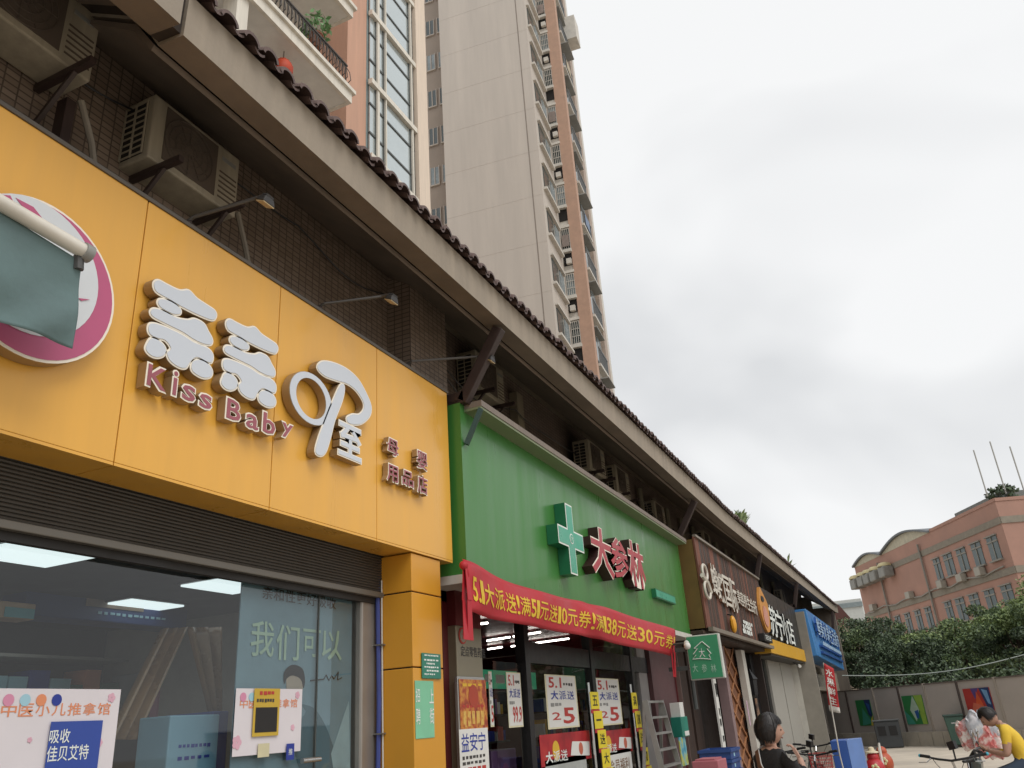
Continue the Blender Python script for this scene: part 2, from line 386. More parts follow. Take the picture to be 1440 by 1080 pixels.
# ================================================================ pink apartment block behind the row
M_pink = mat('salmon wall render', 'c39a84', 0.85, var=0.12, scale=1.0, bump=0.1, streak=True)
M_cream = mat('cream trim paint', 'd8d2c6', 0.7, var=0.14, scale=1.5, streak=True)
M_wht = mat('white paint', 'd9d8d2', 0.6, var=0.1)
M_frame = mat('dark window frame', '4a4e4c', 0.4, var=0.1)
M_bglass = mat('reflective window glass', 'c3cccd', 0.1, 0.0, var=0.05, spec=1.0)
for k in ('reflective window glass',): MATS[k].node_tree.nodes['Principled BSDF'].inputs['Metallic'].default_value = 0.55
M_iron = mat('wrought iron', '3b3632', 0.6, var=.2)
PX = -11.5
ap = thing('apartment_building', 'salmon apartment block with glazed bay and white balconies behind the shops', 'building', (PX - 3, 12, 0))
pyA, pyB = onX(488, 90, PX).y, onX(515, 90, PX).y
yC, yD = onX(587.5, 160, PX + .25).y, onX(601.5, 160, PX + .25).y
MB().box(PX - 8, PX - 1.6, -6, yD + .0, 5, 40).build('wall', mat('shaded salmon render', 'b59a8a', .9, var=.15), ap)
MB().box(PX - 1.7, PX, pyA, pyB, 5, 40).build('pier', M_pink, ap)
MB().box(PX - 1.5, PX + .25, yC, yD, 5, 40).build('corner_pilaster', mat('cream pilaster', 'd9c8b6', .8, var=.1, streak=True), ap)
zb = onX(493, 143, PX + 1.3).z
fl = 3.1
bY1 = onX(495, 125, PX + 1.3).y
for k in range(-2, 6):
    z = zb + k * fl
    if z < 7: continue
    s = MB(); s.box(PX - 1.6, PX + 1.2, -6, bY1 - .1, z, z + .22); s.build('balcony_slab', M_wht, ap)
    s = MB(); s.box(PX + 1.2, PX + 1.3, -6, bY1, z - .02, z + .30); s.box(PX - .02, PX + 1.2, bY1 - .1, bY1, z - .02, z + .30); s.build('balcony_trim', M_cream, ap)
    s = MB(); s.box(PX + 1.3, PX + 1.38, -6, bY1 + .08, z + .30, z + .42); s.box(PX + .0, PX + 1.3, bY1, bY1 + .08, z + .30, z + .42); s.build('balcony_moulding', M_cream, ap)
    s = MB(); X = PX + 1.2
    s.bar((X, 2, z + 1.25), (X, bY1 - .1, z + 1.25), .05)
    yy = 7.5
    while yy < bY1 - .1:
        s.bar((X, yy, z + .42), (X, yy, z + 1.25), .02); s.tube([(X, yy, z + .5), (X + .18, yy, z + .62), (X + .14, yy, z + .9), (X, yy, z + 1.2)], .012, 5); yy += .14
    s.build('railing', M_iron, ap)
for yy in (onX(345, 20, PX + 1.3).y, onX(330, 20, PX + 1.3).y - 1.6):
    MB().box(PX + .75, PX + 1.18, yy - .15, yy + .2, 8.5, 40).build('balcony_column', M_cream, ap)
# glazed bay
bx = PX + .12; y0 = pyB + .02; ys = [y0, onX(526, 160, PX).y, onX(537, 160, PX).y, onX(574, 160, PX).y, yC - .0]
MB().box(PX - 1.6, bx - .12, y0, yC, 5, 40).build('bay_core', mat('bay backing', '8d9a9a', .7), ap)
zf0 = onX(530, 132, PX).z
mf = MB()
for yv, wd in zip(ys[1:4], (.12, .05, .07)): mf.box(bx - .04, bx + .06, yv - wd / 2, yv + wd / 2, 6, 40)
mf.build('mullion', M_cream, ap)
for k in range(-4, 7):
    z = zf0 + k * 2.95
    if z < 6.5: continue
    MB().box(bx - .05, bx + .1, y0, yC, z - .1, z + .1).build('transom', M_cream, ap)
    for a, b in zip(ys[:-1], ys[1:]):
        for (c, d) in ((.1, .95), (.95, 2.1), (2.1, 2.85)):
            if b - a < .35 and c == .95: pass
            MB().box(bx - .08, bx - .03, a + .06, b - .06, z + c + .03, z + d - .03).build('window_pane', M_bglass, ap)
        fr = MB()
        for zz in (.95, 2.1): fr.box(bx - .05, bx + .0, a + .04, b - .04, z + zz - .035, z + zz + .035)
        fr.box(bx - .05, bx + .0, b - .09, b - .05, z + .1, z + 2.85)
        fr.build('window_frame', M_frame, ap)
# balcony plant and red lantern
def leafblob(c, r, n, size, squash=1.0, seed=1):
    rs = np.random.RandomState(seed); m = MB(); c = Vector(c)
    for k in range(n):
        d = Vector(rs.normal(size=3)); d.normalize(); p = c + Vector((d.x * r, d.y * r, d.z * r * squash)) * rs.uniform(.3, 1) ** .5
        a = Vector(rs.normal(size=3)).normalized(); b = a.cross(Vector(rs.normal(size=3))).normalized(); a *= size * rs.uniform(.6, 1.2); b *= size * .5
        m.quad(p - a, p - b, p + a, p + b)
    return m
c = onX(445, 38, PX + 1.0)
pt = thing('balcony_plant', 'green potted plant growing through the balcony railing', 'plant', c)
leafblob(c, .42, 160, .1, 1, 3).build('foliage', mat('bright leaf', '6d9460', .5, var=.3), pt)
MB().lathe([(.12, -.75), (.18, -.35), (.2, -.35), (.2, -.3)], c, 10).build('pot', mat('clay pot', '8a5a44', .8), pt)
c = onX(398, 97, PX + .9)
ln = thing('red_lantern', 'small red lantern hanging under the white balcony', 'lantern', c)
MB().lathe([(.05, -.32), (.16, -.26), (.24, -.1), (.24, .08), (.16, .22), (.06, .28)], c, 10).build('body', mat('lantern red', 'b6401f', .6), ln, smooth=True)
MB().lathe([(.03, -.6), (.05, -.45), (.02, -.32)], c, 6).build('tassel', mat('tassel', 'cfcac2', .8), ln)
MB().tube([c + Vector((0, 0, .28)), c + Vector((0, 0, zb - c.z if zb > c.z else 1.0))], .01, 5).build('cord', M_iron, ln)

# ================================================================ beige high-rise tower
TY = 36.0; th = rad(6); tu = Vector((math.cos(th), math.sin(th), 0)); tv = Vector((-math.sin(th), math.cos(th), 0)); TC = Vector((-12.95, TY, 0))
tw = thing('apartment_tower', 'tall beige apartment tower with blank gable and stacked balconies', 'building', TC)
def tbox(m, a0, a1, b0, b1, z0, z1):
    a0, a1 = sorted((a0, a1)); b0, b1 = sorted((b0, b1))
    return m.hexa([TC + tu * a + tv * b + Vector((0, 0, z)) for z in (z0, z1) for a, b in ((a0, b0), (a1, b0), (a1, b1), (a0, b1))])
M_beige = mat('beige tower render', 'bbb2a8', 0.9, var=0.10, scale=.35, bump=.08, bscale=3, streak=True)
M_beige2 = mat('taupe recess render', '9c8f83', 0.9, var=0.12, scale=.5)
M_tpink = mat('tower salmon band', 'b59480', 0.85, var=0.12)
M_twin = mat('tower window glass', '3f4a4b', 0.12, var=0.25, scale=1.3, spec=.9)
M_twin2 = mat('tower curtained glass', '8d979a', 0.25, var=0.35, scale=1.5)
M_white = mat('tower white trim', 'c9c4bb', 0.8, var=0.15)
gl = -5.95
tbox(MB(), gl, 0, 0, 14, 0, 78).build('gable_wall', M_beige, tw)
tbox(MB(), -.62, -.60 + .04, -.012, 0.02, 0, 78).build('expansion_joint', mat('joint grey', '877d74', .9), tw)
tbox(MB(), gl - 6, gl, 1.6, 14, 0, 76).build('recess_wall', M_beige2, tw)
tbox(MB(), 0, .62, 3.55, 12, 0, 77).build('bay_wall', M_white, tw)
tbox(MB(), .56, 1.28, 3.45, 4.0, 0, 77).build('salmon_pier', M_tpink, tw)
tbox(MB(), .62, 1.12, 4.0, 6.4, 0, 77).build('flank_wall', mat('tower flank render', 'b3aca3', .9, var=.15), tw)
tbox(MB(), .7, 1.35, 6.4, 7.2, 0, 60).build('end_pier', mat('tower end render', 'a8988b', .9, var=.1), tw)
M_rail = mat('grey railing', '6d6f70', .5)
for k in range(5, 20):
    z = 1.2 + 3.15 * k
    # recess windows beside the gable
    for a0, a1 in ((gl - .75, gl - .12), (gl - 1.6, gl - 1.05), (gl - 3.4, gl - 2.2)):
        tbox(MB(), a0, a1, 1.54, 1.62, z + .8, z + 2.1).build('window', M_twin if (k + int(a0 * 7)) % 3 else M_twin2, tw)
        m = MB(); tbox(m, a0 - .05, a0, 1.5, 1.6, z + .75, z + 2.15); tbox(m, a1, a1 + .05, 1.5, 1.6, z + .75, z + 2.15); tbox(m, (a0 + a1) / 2 - .03, (a0 + a1) / 2 + .03, 1.5, 1.6, z + .8, z + 2.1)
        tbox(m, a0 - .05, a1 + .05, 1.48, 1.6, z + .68, z + .76); m.build('window_frame', M_beige, tw)
    # narrow bay facing the viewer: window above, dark recess with air conditioner below
    tbox(MB(), .06, .54, 3.50, 3.56, z + 1.35, z + 2.75).build('window', M_twin2 if k % 2 else M_twin, tw)
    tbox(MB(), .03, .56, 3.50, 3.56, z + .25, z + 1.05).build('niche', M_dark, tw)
    k * 5 % 3 and tbox(MB(), .06 + .08 * (k % 3), .36 + .08 * (k % 3), 3.3, 3.5, z + .28, z + .62).build('air_conditioner', M_white, tw)
    if k % 4 == 1: tbox(MB(), 1.43, 1.45, 4.5, 5.6, z + .3, z + 1.1).build('laundry', mat('laundry %d' % (k % 3), ('7c8aa0', 'b0a48f', '8d8079')[k % 3], .9, var=.3), tw)
    if k % 3 == 2: tbox(MB(), .08, .5, 3.36, 3.4, z + 1.5, z + 2.3).build('laundry', mat('laundry %d' % (k % 3), ('7c8aa0', 'b0a48f', '8d8079')[k % 3], .9, var=.3), tw)
    tbox(MB(), gl, 0, -.006, .02, z - .03, z - .012).build('render_joint', M_beige, tw)
    m = MB()
    for q in np.linspace(.06, .54, 5): tbox(m, q - .012, q + .012, 3.42, 3.45, z + 1.35, z + 2.75)
    for q in np.linspace(1.35, 2.75, 4): tbox(m, .06, .54, 3.42, 3.45, z + q - .015, z + q + .015)
    m.build('window_grille', M_white, tw)
    tbox(MB(), 0.0, .60, 3.30, 3.55, z + 1.08, z + 1.28).build('ledge', M_white, tw)
    tbox(MB(), 0.0, .60, 3.40, 3.55, z + 2.85, z + 3.02).build('ledge', M_white, tw)
    # inner side face of the gable wing: windows with hoods
    tbox(MB(), -.02, .05, .5, 1.7, z + .9, z + 2.3).build('window', M_twin, tw)
    tbox(MB(), 0, .22, .35, 3.0, z + .55, z + .7).build('ledge', M_white, tw)
    tbox(MB(), 0, .18, .35, 3.0, z + 2.4, z + 2.5).build('ledge', M_white, tw)
    tbox(MB(), -.02, .06, 2.0, 2.9, z + .9, z + 2.3).build('window', M_twin2, tw)
    # flank: balconies with slanting hoods and railings
    tbox(MB(), 1.1, 1.15, 4.2, 5.1, z + .5, z + 2.4).build('window', M_twin, tw)
    tbox(MB(), 1.1, 1.15, 5.3, 6.2, z + .5, z + 2.4).build('window', M_twin2, tw)
    tbox(MB(), 1.12, 1.42, 4.05, 6.3, z + .0, z + .16).build('balcony_slab', M_white, tw)
    m = MB()
    for q in np.arange(4.1, 6.3, .18): tbox(m, 1.37, 1.40, q, q + .03, z + .18, z + 1.15)
    tbox(m, 1.36, 1.42, 4.05, 6.3, z + 1.12, z + 1.2); m.build('balcony_railing', M_rail, tw)
    tbox(MB(), 1.12, (1.5, 1.62, 1.42, 1.7)[k * 7 % 4], 4.15 + .3 * (k % 2), 6.2, z + 2.5, z + 2.57).build('hood', mat('weathered hood', '8d8c88', .7), tw)
m = MB(); tbox(m, 1.0, 2.1, 6.0, 7.2, 46.5, 48.6); m.build('roof_canopy', M_white, tw)
tbox(MB(), gl, 0, -.2, 14, 78, 79).build('parapet', M_beige, tw)

# ================================================================ red brick factory at the end
C0 = Vector((onY(1399, 705, 62).x, 62, 0)); ztop = onY(1399, 705, 62).z
ang = rad(24.3); rd = Vector((-math.sin(ang), math.cos(ang), 0)); rn = Vector((-math.cos(ang), -math.sin(ang), 0))   # along the front to the left, outwards
rr = Vector((0.93, 0.36, 0)).normalized(); rrn = Vector((0.36, -0.93, 0)).normalized()
M_red = mat('hazed red brick render', 'ab8678', 0.9, var=0.14, scale=.5, bump=.1)  # brick colour paled and dulled to paint in distance haze
M_band = mat('grey band', '8b8478', .9, var=.2)
M_rw = mat('factory window glass', '4c5b5c', .2, var=.3, scale=2)
M_rf = mat('factory window frame', '8f8c84', .7)
fb = thing('brick_factory', 'old red brick factory with barrel vault gables beyond the trees', 'building', C0)
LEN = 25.0
p = [C0, C0 + rd * LEN, C0 + rd * LEN - rn * 14 + rr * 0, C0 + rr * 22]
m = MB(); m.hexa([q + Vector((0, 0, z)) for z in (0, ztop) for q in p]); m.build('wall', M_red, fb)
def fbox(m, s0, s1, o0, o1, z0, z1, d=rd, nn=rn):
    pts = [C0 + d * s + nn * o + Vector((0, 0, z)) for z in (z0, z1) for s, o in ((s0, o0), (s1, o0), (s1, o1), (s0, o1))]
    return m.hexa(pts)
fh = 3.25
for k in range(4):
    z = ztop - 1.5 - k * fh
    fbox(MB(), 0, LEN, 0, .06, z - .0, z + .45).build('floor_band', M_band, fb)
    fbox(MB(), 0, 20, 0, .06, z, z + .45, rr, rrn).build('floor_band', M_band, fb)
    for j, s in enumerate((1.0, 3.1, 5.2, 7.2, 9.1, 12.4, 14.2, 16.1, 18.0, 20.4, 22.2)):
        if k == 0 and s > 12: continue
        wdt = 1.25 if s < 9 else 1.0
        wn = fbox(MB(), s, s + wdt, -.05, .04, z - 2.1, z - .55).build('window', M_rw, fb)
        q = MB(); fbox(q, s - .05, s + wdt + .05, .0, .09, z - .95, z - .85); fbox(q, s + wdt / 2 - .03, s + wdt / 2 + .03, 0, .09, z - 2.1, z - .55)
        fbox(q, s - .1, s + wdt + .1, 0, .2, z - 2.2, z - 2.1); fbox(q, s - .08, s + wdt + .08, 0, .16, z - .55, z - .47); q.build('window_frame', M_rf, wn)
    for s in (1.5, 6, 11, 15.5):
        wn = fbox(MB(), s, s + 2.6, -.05, .04, z - 2.4, z - .35, rr, rrn).build('window', M_rw, fb)
        q = MB(); fbox(q, s, s + 2.6, 0, .09, z - .95, z - .85, rr, rrn); fbox(q, s + 1.26, s + 1.34, 0, .09, z - 2.4, z - .35, rr, rrn); q.build('window_frame', M_rf, wn)
    q = MB(); q.tube([C0 + rd * s + rn * .12 + Vector((0, 0, z - 2.75 + .12 * math.sin(s * 1.3))) for s in np.linspace(1, 24, 20)], .06, 5); q.build('service_pipe', M_rf, fb)
for s in (11.6, 19.6):
    q = MB(); q.tube([C0 + rd * s + rn * .15 + Vector((0, 0, 2)), C0 + rd * s + rn * .15 + Vector((0, 0, ztop - .5))], .09, 6); q.build('drain_pipe', M_rf, fb)
for s0, s1, h in ((18.7, 25, .6), (9.5, 18.7, .85)):
    q = MB(); n = 14; pts = [(s0 + (s1 - s0) * i / n, h * math.sin(math.pi * i / n)) for i in range(n + 1)]
    q.prism(pts, C0 + rn * .02 + Vector((0, 0, ztop)), rd, Vector((0, 0, 1)), -rn * 13); q.build('vault_gable', mat('vault cream', 'b9b39f', .8, var=.2), fb)
    q = MB()
    for i in range(n):
        a, b = pts[i], pts[i + 1]
        P = lambda t, o, dz: C0 + rd * t[0] + rn * o + Vector((0, 0, ztop + t[1] + dz))
        q.hexa([P(a, .25, .01), P(b, .25, .01), P(b, -13.2, .01), P(a, -13.2, .01), P(a, .25, .16), P(b, .25, .16), P(b, -13.2, .16), P(a, -13.2, .16)])
    q.build('vault_roof', mat('vault roofing', '70757a', .7, var=.2), fb)
fbox(MB(), 0, 9.4, -.3, .05, ztop, ztop + .22).build('parapet', M_red, fb)
fbox(MB(), 0, 20, -.3, .05, ztop, ztop + .22, rr, rrn).build('parapet', M_red, fb)
fbox(MB(), 1.5, 8.0, -5, -1.5, ztop, ztop + 1.0).build('roof_shed', mat('roof shed', '7a7f7c', .8, var=.3), fb)
for s, kf in ((3.3, 1), (6.3, 2), (8.9, 1), (11.9, 2), (14.4, 1), (16.8, 3), (19.2, 2), (5.9, 1), (21.9, 1)):
    q = MB(); fbox(q, s, s + .75, .05, .5, ztop - 4.3 - (kf - 1) * fh, ztop - 3.75 - (kf - 1) * fh); q.build('air_conditioner', mat('old ac casing', 'a5a196', .6, var=.2), fb, bevel=.03)
# industrial exhaust fans along the top left
for s in (24.0, 22.3, 20.9, 19.4, 17.4):
    cc = C0 + rd * s + rn * .0 + Vector((0, 0, ztop - 1.55))
    f_ = thing('wall_cooler', 'round cream cooler unit %s on the red factory' % {24.0: 'at the far left end', 22.3: 'second from the left', 20.9: 'third from the left, beside the drain', 19.4: 'fourth from the left', 17.4: 'at the right end of its row'}[s], 'cooler', cc, 'coolers under the factory vaults')
    q = MB(); a = cc + rn * .1; q.hexa([a + rd * x + rn * o + Vector((0, 0, zz)) for zz in (-.55, .35) for x, o in ((-.6, 0), (.6, 0), (.6, .9), (-.6, .9))]); q.build('casing', mat('cooler casing', '8b8b86', .6, var=.2), f_, bevel=.1)
    q = MB().lathe([(.6, .36), (.58, .5), (.42, .66), (.15, .72)], a + rn * .45, 12); q.build('dome', mat('cooler dome', 'c4b98f', .6, var=.2), f_, smooth=True)
# rods on the roof
for (x, y1, y0), lab in zip(((1369, 633, 700), (1392, 621, 690), (1420, 628, 690)), ('leftmost', 'tallest middle', 'rightmost')):
    b = onY(x + (y0 - y1) * .28, y0 + 8, 63); t = onY(x, y1, 63); b = Vector((t.x, t.y, ztop + .6))
    q = MB().tube([b, t], .05, 6).build('lightning_rod', mat('rod grey', 'a8a8a4', .5), None, loc=b); tag(q, '%s thin grey rod standing on the factory roof' % lab, 'rod', 'rods on the factory roof')
c = onY(1410, 695, 64); rp = leafblob(c, 1.1, 260, .22, .6, 5).build('roof_shrub', mat('shrub leaf', '44543a', .6, var=.3), None, loc=c); tag(rp, 'small shrub growing on top of the factory roof', 'shrub')
# pale houses far behind
hz_ = thing('distant_house', 'small cream house with dark red gable roof left of the factory', 'house', (-6, 95, 0))
a = onY(1182, 878, 95); 
MB().box(-13, -1.6, 95, 103, 0, onY(1200, 876, 95).z).build('wall', mat('far cream', 'b8ad9b', .9, var=.1), hz_)
zz = onY(1200, 876, 95).z; g0 = onY(1180, 851, 95); g1 = onY(1196, 869, 95); MB().prism([(g0.x - 5, zz), (g0.x, g0.z), (g1.x, g1.z), (g1.x, zz - .1)], (0, 94.6, 0), (1, 0, 0), (0, 0, 1), (0, 8.8, 0)).build('roof', mat('dark tile', '5d3f3a', .8), hz_)
hw = thing('distant_block', 'pale grey apartment block far behind the cream house', 'building', (-6, 140, 0))
zz = onY(1195, 843, 140).z
MB().box(-22, -4.5, 140, 152, 0, zz).build('wall', mat('far grey white', 'b9bcb9', .9, var=.1), hw)
for k in range(4):
    MB().box(-21.9, -4.4, 139.8, 140, zz - 1.2 - k * 3, zz - .5 - k * 3).build('window_band', mat('far glass', '7d888b', .4), hw)

# ================================================================ hoarding, trees
def onP(x, y, P, n): d = ray(x, y); return CAM + d * ((Vector(P) - CAM).dot(n) / d.dot(n))
HA = Vector((2.87, 33.64, 0)); Hd = Vector((-.6906, .7232, 0)); Hn = Vector((-.7232, -.6906, 0))
HT = 2.13
M_hoard = mat('taupe hoarding sheet', 'b0a8a1', .7, var=.1, scale=1)
M_hpost = mat('hoarding post', 'a39a8f', .6, var=.1); M_hblk = mat('whitewashed block', 'b4ada0', .9, var=.2, scale=2)
hs = [(onP(x, y, HA, Hn) - HA).dot(Hd) for x, y in ((1397, 952), (1344, 957), (1298, 963), (1262, 967), (1227, 972))]
seams = [hs[0] - 1.95 * k for k in range(8, 0, -1)] + hs + [hs[-1] + 1.6, hs[-1] + 3.2, hs[-1] + 4.6]
hd = thing('site_hoarding', 'taupe construction hoarding across the street end', 'fence', HA)
HP = lambda s, o, z: HA + Hd * s + Hn * o + Vector((0, 0, z))
def hbox(m, s0, s1, o0, o1, z0, z1): return m.hexa([HP(s, o, z) for z in (z0, z1) for s, o in ((s0, o0), (s1, o0), (s1, o1), (s0, o1))])
for i, (a, b) in enumerate(zip(seams[:-1], seams[1:])):
    hbox(MB(), a + .03, b - .03, -.05, 0, .5, HT).build('sheet_panel', M_hoard, hd)
    hbox(MB(), b - .035, b + .035, -.09, .05, .3, HT + (.06 if i % 2 else .02)).build('post', M_hpost if i % 2 else mat('dark hoarding post', '554b47', .6), hd)
    n = max(1, round((b - a) / .62)); st = (b - a) / n
    for k in range(n): hbox(MB(), a + k * st + .012, a + (k + 1) * st - .012, -.15, .18, 0, .5).build('block', M_hblk, hd)
hbox(MB(), seams[0], seams[-1], -.1, .03, HT, HT + .05).build('top_rail', mat('hoarding rail', '6f665f', .6), hd)
PC = {k: mat('print ' + k, c, .5, var=.12, scale=5) for k, c in dict(green='2f7a45', teal='3f8f7c', lime='8fb04a', blue='2c5796', navy='23345f', red='a8362f', orange='c6552f', pale='a9c0ad', salmon='c2664e', sky='6a94bd', violet='54407a', yellow='c4b14a').items()}
def hposter(x0, y0, x1, y1, lab, shapes):
    a = onP(x0, y0, HA, Hn); b = onP(x1, y1, HA, Hn); sa, sb = (a - HA).dot(Hd), (b - HA).dot(Hd); z1, z0 = a.z, b.z
    t = thing('art_poster', lab, 'poster', HP(sa, .01, z0), 'posters on the hoarding')
    hbox(MB(), sa, sb, .002, .03, z0, z1).build('panel', PC[shapes[0]], t)
    for j, (cname, pts) in enumerate(shapes[1:]):
        m = MB(); o = .034 + j * .003; i = len(m.v); m.v += [tuple(HP(sa + (sb - sa) * u, o, z1 + (z0 - z1) * v)) for u, v in pts]; m.face(list(range(len(pts)))); m.build('print', PC[cname], t)
hposter(1203, 985, 1231, 1020, 'green and blue abstract poster nearest the blue shop', ['green', ('teal', [(.4, .3), (.9, .9), (.2, 1)]), ('navy', [(.6, 0), (1, 0), (1, .75), (.75, .6)]), ('blue', [(.7, .1), (.95, .2), (.9, .6)]), ('yellow', [(.85, .8), (1, .6), (1, 1), (.8, 1)])])
hposter(1268, 979, 1306, 1018, 'green poster with pale diamond in the middle of the hoarding', ['green', ('lime', [(.6, 0), (1, 0), (1, 1), (.9, 1)]), ('pale', [(.3, .5), (.55, .0), (.75, .5), (.5, .9)]), ('blue', [(.5, .55), (.7, .5), (.65, .8), (.55, .8)]), ('teal', [(.0, .5), (.28, .75), (.45, 1), (0.05, 1)]), ('lime', [(.75, .6), (1, .55), (1, 1), (.8, 1)])])
hposter(1354, 969, 1402, 1007, 'red orange and blue abstract poster behind the man in yellow', ['red', ('violet', [(.3, 0), (.6, 0), (.4, .4)]), ('orange', [(.3, 1), (.5, .1), (.75, .9)]), ('salmon', [(.1, 1), (.3, .5), (.6, .6), (.7, 1)]), ('navy', [(.62, 0), (1, 0), (1, 1), (.85, .95)]), ('sky', [(.72, .05), (.92, .1), (.95, .6), (.85, .55)])])
# trees beyond the hoarding
M_bark = mat('tree bark', '55493e', .9, var=.3, bump=.4)
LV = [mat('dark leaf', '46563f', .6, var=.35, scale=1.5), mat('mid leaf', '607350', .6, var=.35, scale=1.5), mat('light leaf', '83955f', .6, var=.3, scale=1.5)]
for m_ in LV:
    pass
def tree(x, y, h, rx, lab, seed, dens=1.0, dark=0):
    rs = np.random.RandomState(seed); b = Vector((x, y, 0)); t = thing('broadleaf_tree', lab, 'tree', b, 'trees beyond the hoarding')
    tr = MB(); top = b + Vector((rs.uniform(-.3, .3), rs.uniform(-.3, .3), h * .55))
    tr.tube([b, b + Vector((.05, 0, h * .2)), b.lerp(top, .7), top], [.2, .16, .12, .06], 8); tr.build('trunk', M_bark, t, smooth=True)
    cl = []
    nb = int(34 * dens); lb = MB()
    for k in range(nb):
        ph = rs.uniform(0, 6.28); ct = rs.uniform(-.55, 1); r = (1 - ct * ct) ** .5 if ct > 0 else 1.0
        q = rs.uniform(.55, 1) ** .5
        c = b + Vector((math.cos(ph) * r * rx * q, math.sin(ph) * r * rx * q, h * .58 + ct * h * .38 * q)); cl.append(c)
        if k % 3 == 0: s0 = b + Vector((0, 0, h * rs.uniform(.25, .5))); lb.tube([s0, s0.lerp(c, .5) + Vector((0, 0, .15)), c], [.07, .045, .015], 6)
    lb.build('limbs', M_bark, t, smooth=True)
    m = MB()
    for c in cl:
        rr_ = rs.uniform(.35, .95); tone = rs.randint(0, 2) + (1 if c.z > b.z + h * .72 else 0); tone = max(0, tone - dark)  # high clumps take lighter leaves, painting skylight onto the crown tops
        for q in range(330):
            d = Vector(rs.normal(size=3)).normalized(); p = c + Vector((d.x * rr_, d.y * rr_, d.z * rr_ * .6)) * (rs.uniform(.2, 1) ** .45)
            a = (Vector(rs.normal(size=3)) + d * .6).normalized(); bb = a.cross(Vector(rs.normal(size=3))).normalized(); s = rs.uniform(.05, .10)
            m.m = min(2, tone + (1 if rs.rand() < .2 else 0)); m.quad(p - a * s, p - bb * s * .5, p + a * s, p + bb * s * .5)
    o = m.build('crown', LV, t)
for i, (px, Y, py, rx, lab, dk) in enumerate((
        (1150, 54, 895, 2.6, 'dark green tree beside the end of the shop row', 1), (1200, 50, 868, 2.3, 'dark tree right behind the blue sign corner', 1), (1236, 52, 862, 2.5, 'round dark tree under the left end of the factory', 1),
        (1270, 46, 884, 2.1, 'low dark tree above the green diamond poster', 1), (1303, 50, 882, 2.4, 'bushy green tree in the middle of the tree line', 0), (1340, 46, 868, 2.2, 'light green tree below the factory windows', 0),
        (1378, 48, 838, 2.5, 'tall mid green tree left of the bare limbs', 0), (1415, 44, 850, 1.9, 'tree with visible bare limbs near the right edge', 0), (1450, 44, 795, 2.3, 'tallest tree cut off by the right edge of the picture', 0), (1500, 42, 810, 2.4, 'tree standing outside the right edge', 0))):
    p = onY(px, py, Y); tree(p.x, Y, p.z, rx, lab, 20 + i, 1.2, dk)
# low dense hedge closing the gap under the crowns
rs = np.random.RandomState(4); m = MB()
for k in range(22000):
    s = rs.uniform(-7, 9.5); p = HP(s, -rs.uniform(1.2, 3.5), rs.uniform(.2, 2.1 + .7 * math.sin(s * 1.7) + .4 * math.sin(s * 4.1))); a = Vector(rs.normal(size=3)).normalized() * rs.uniform(.06, .11); bb = a.cross(Vector(rs.normal(size=3))).normalized() * .045
    m.m = int(rs.rand() < .25); m.quad(p - a, p - bb, p + a, p + bb)
tag(m.build('undergrowth', LV[:2]), 'dark undergrowth filling the gap behind the hoarding', 'shrubs', kind='stuff')

# ================================================================ yellow baby shop
M_yel = mat('yellow sign panel', 'e4ab47', .35, var=.06, scale=.9, coat=.15, streak=True, bump=.12, bscale=1.3)
M_yel2 = mat('yellow pillar panel', 'd3962f', .4, var=.07, scale=1, coat=.1)
M_gold = mat('letter return tan', 'a58c68', .45, .3, var=.15); M_lface = mat('letter face white', 'c9cfd8', .25, var=0, spec=.6); M_rim = mat('letter rim', 'efe7d8', .5, var=0)
M_mauve = mat('letter mauve', '9c5560', .45, var=.12)
SX = -4.0; SB, ST = onX(300, 690.5, SX).z, onX(300, 341.5, SX).z
ysg = thing('yellow_signboard', 'large yellow shop signboard with white cartoon letters and mauve Kiss Baby', 'signboard', (SX, 3, SB))
joints = [-2.34, -.96, .42, 1.80, 3.185, 4.545, 5.945, 7.33]
for a, b in zip(joints[:-1], joints[1:]):
    MB().box(SX, SX - .03, a + .004, b - .004, SB + .0, ST).build('face_panel', M_yel, ysg, bevel=.003)
    MB().box(SX - .002, SX - .33, a + .004, b - .004, SB - .02, SB - .002).build('underside_panel', M_yel, ysg)
MB().box(SX - .034, SX - .33, joints[0], 7.328, SB, ST - .02).build('box', mat('sign box', '6b5326', .6), ysg)
MB().box(SX + .012, SX - .34, joints[0], 7.34, ST, ST + .03).build('top_rail', mat('sign top rail', '5b544c', .5), ysg)
M_nail = mat('bolt', '6b6a66', .4, .6)
def Z5(x, y): return (180 + x / 3.1304, 380 + y / 3.1304)
LX = SX + .085                                          # plane of the letter faces
def traced(pts, name, shift=0.0, hole=None, scale=1.0):
    P = smooth_closed([Z5(*p) for p in pts], 4)
    Q = [(onX(x, y, LX).y + shift, onX(x, y, LX).z) for x, y in P]
    A = sum(Q[i][0] * Q[(i + 1) % len(Q)][1] - Q[(i + 1) % len(Q)][0] * Q[i][1] for i in range(len(Q)))
    if A < 0: Q = Q[::-1]
    body = MB().prism(inset(Q, .012), (SX + .015, 0, 0), *FX[:2], FX[2] * (.07)).build(name, M_gold, ysg)
    MB().prism(inset(Q, .010), (LX + .001, 0, 0), *FX[:2], FX[2] * .004).build('rim', M_rim, body)
    MB().prism(inset(Q, -.002), (LX + .006, 0, 0), *FX[:2], FX[2] * .004).build('face', M_lface, body)
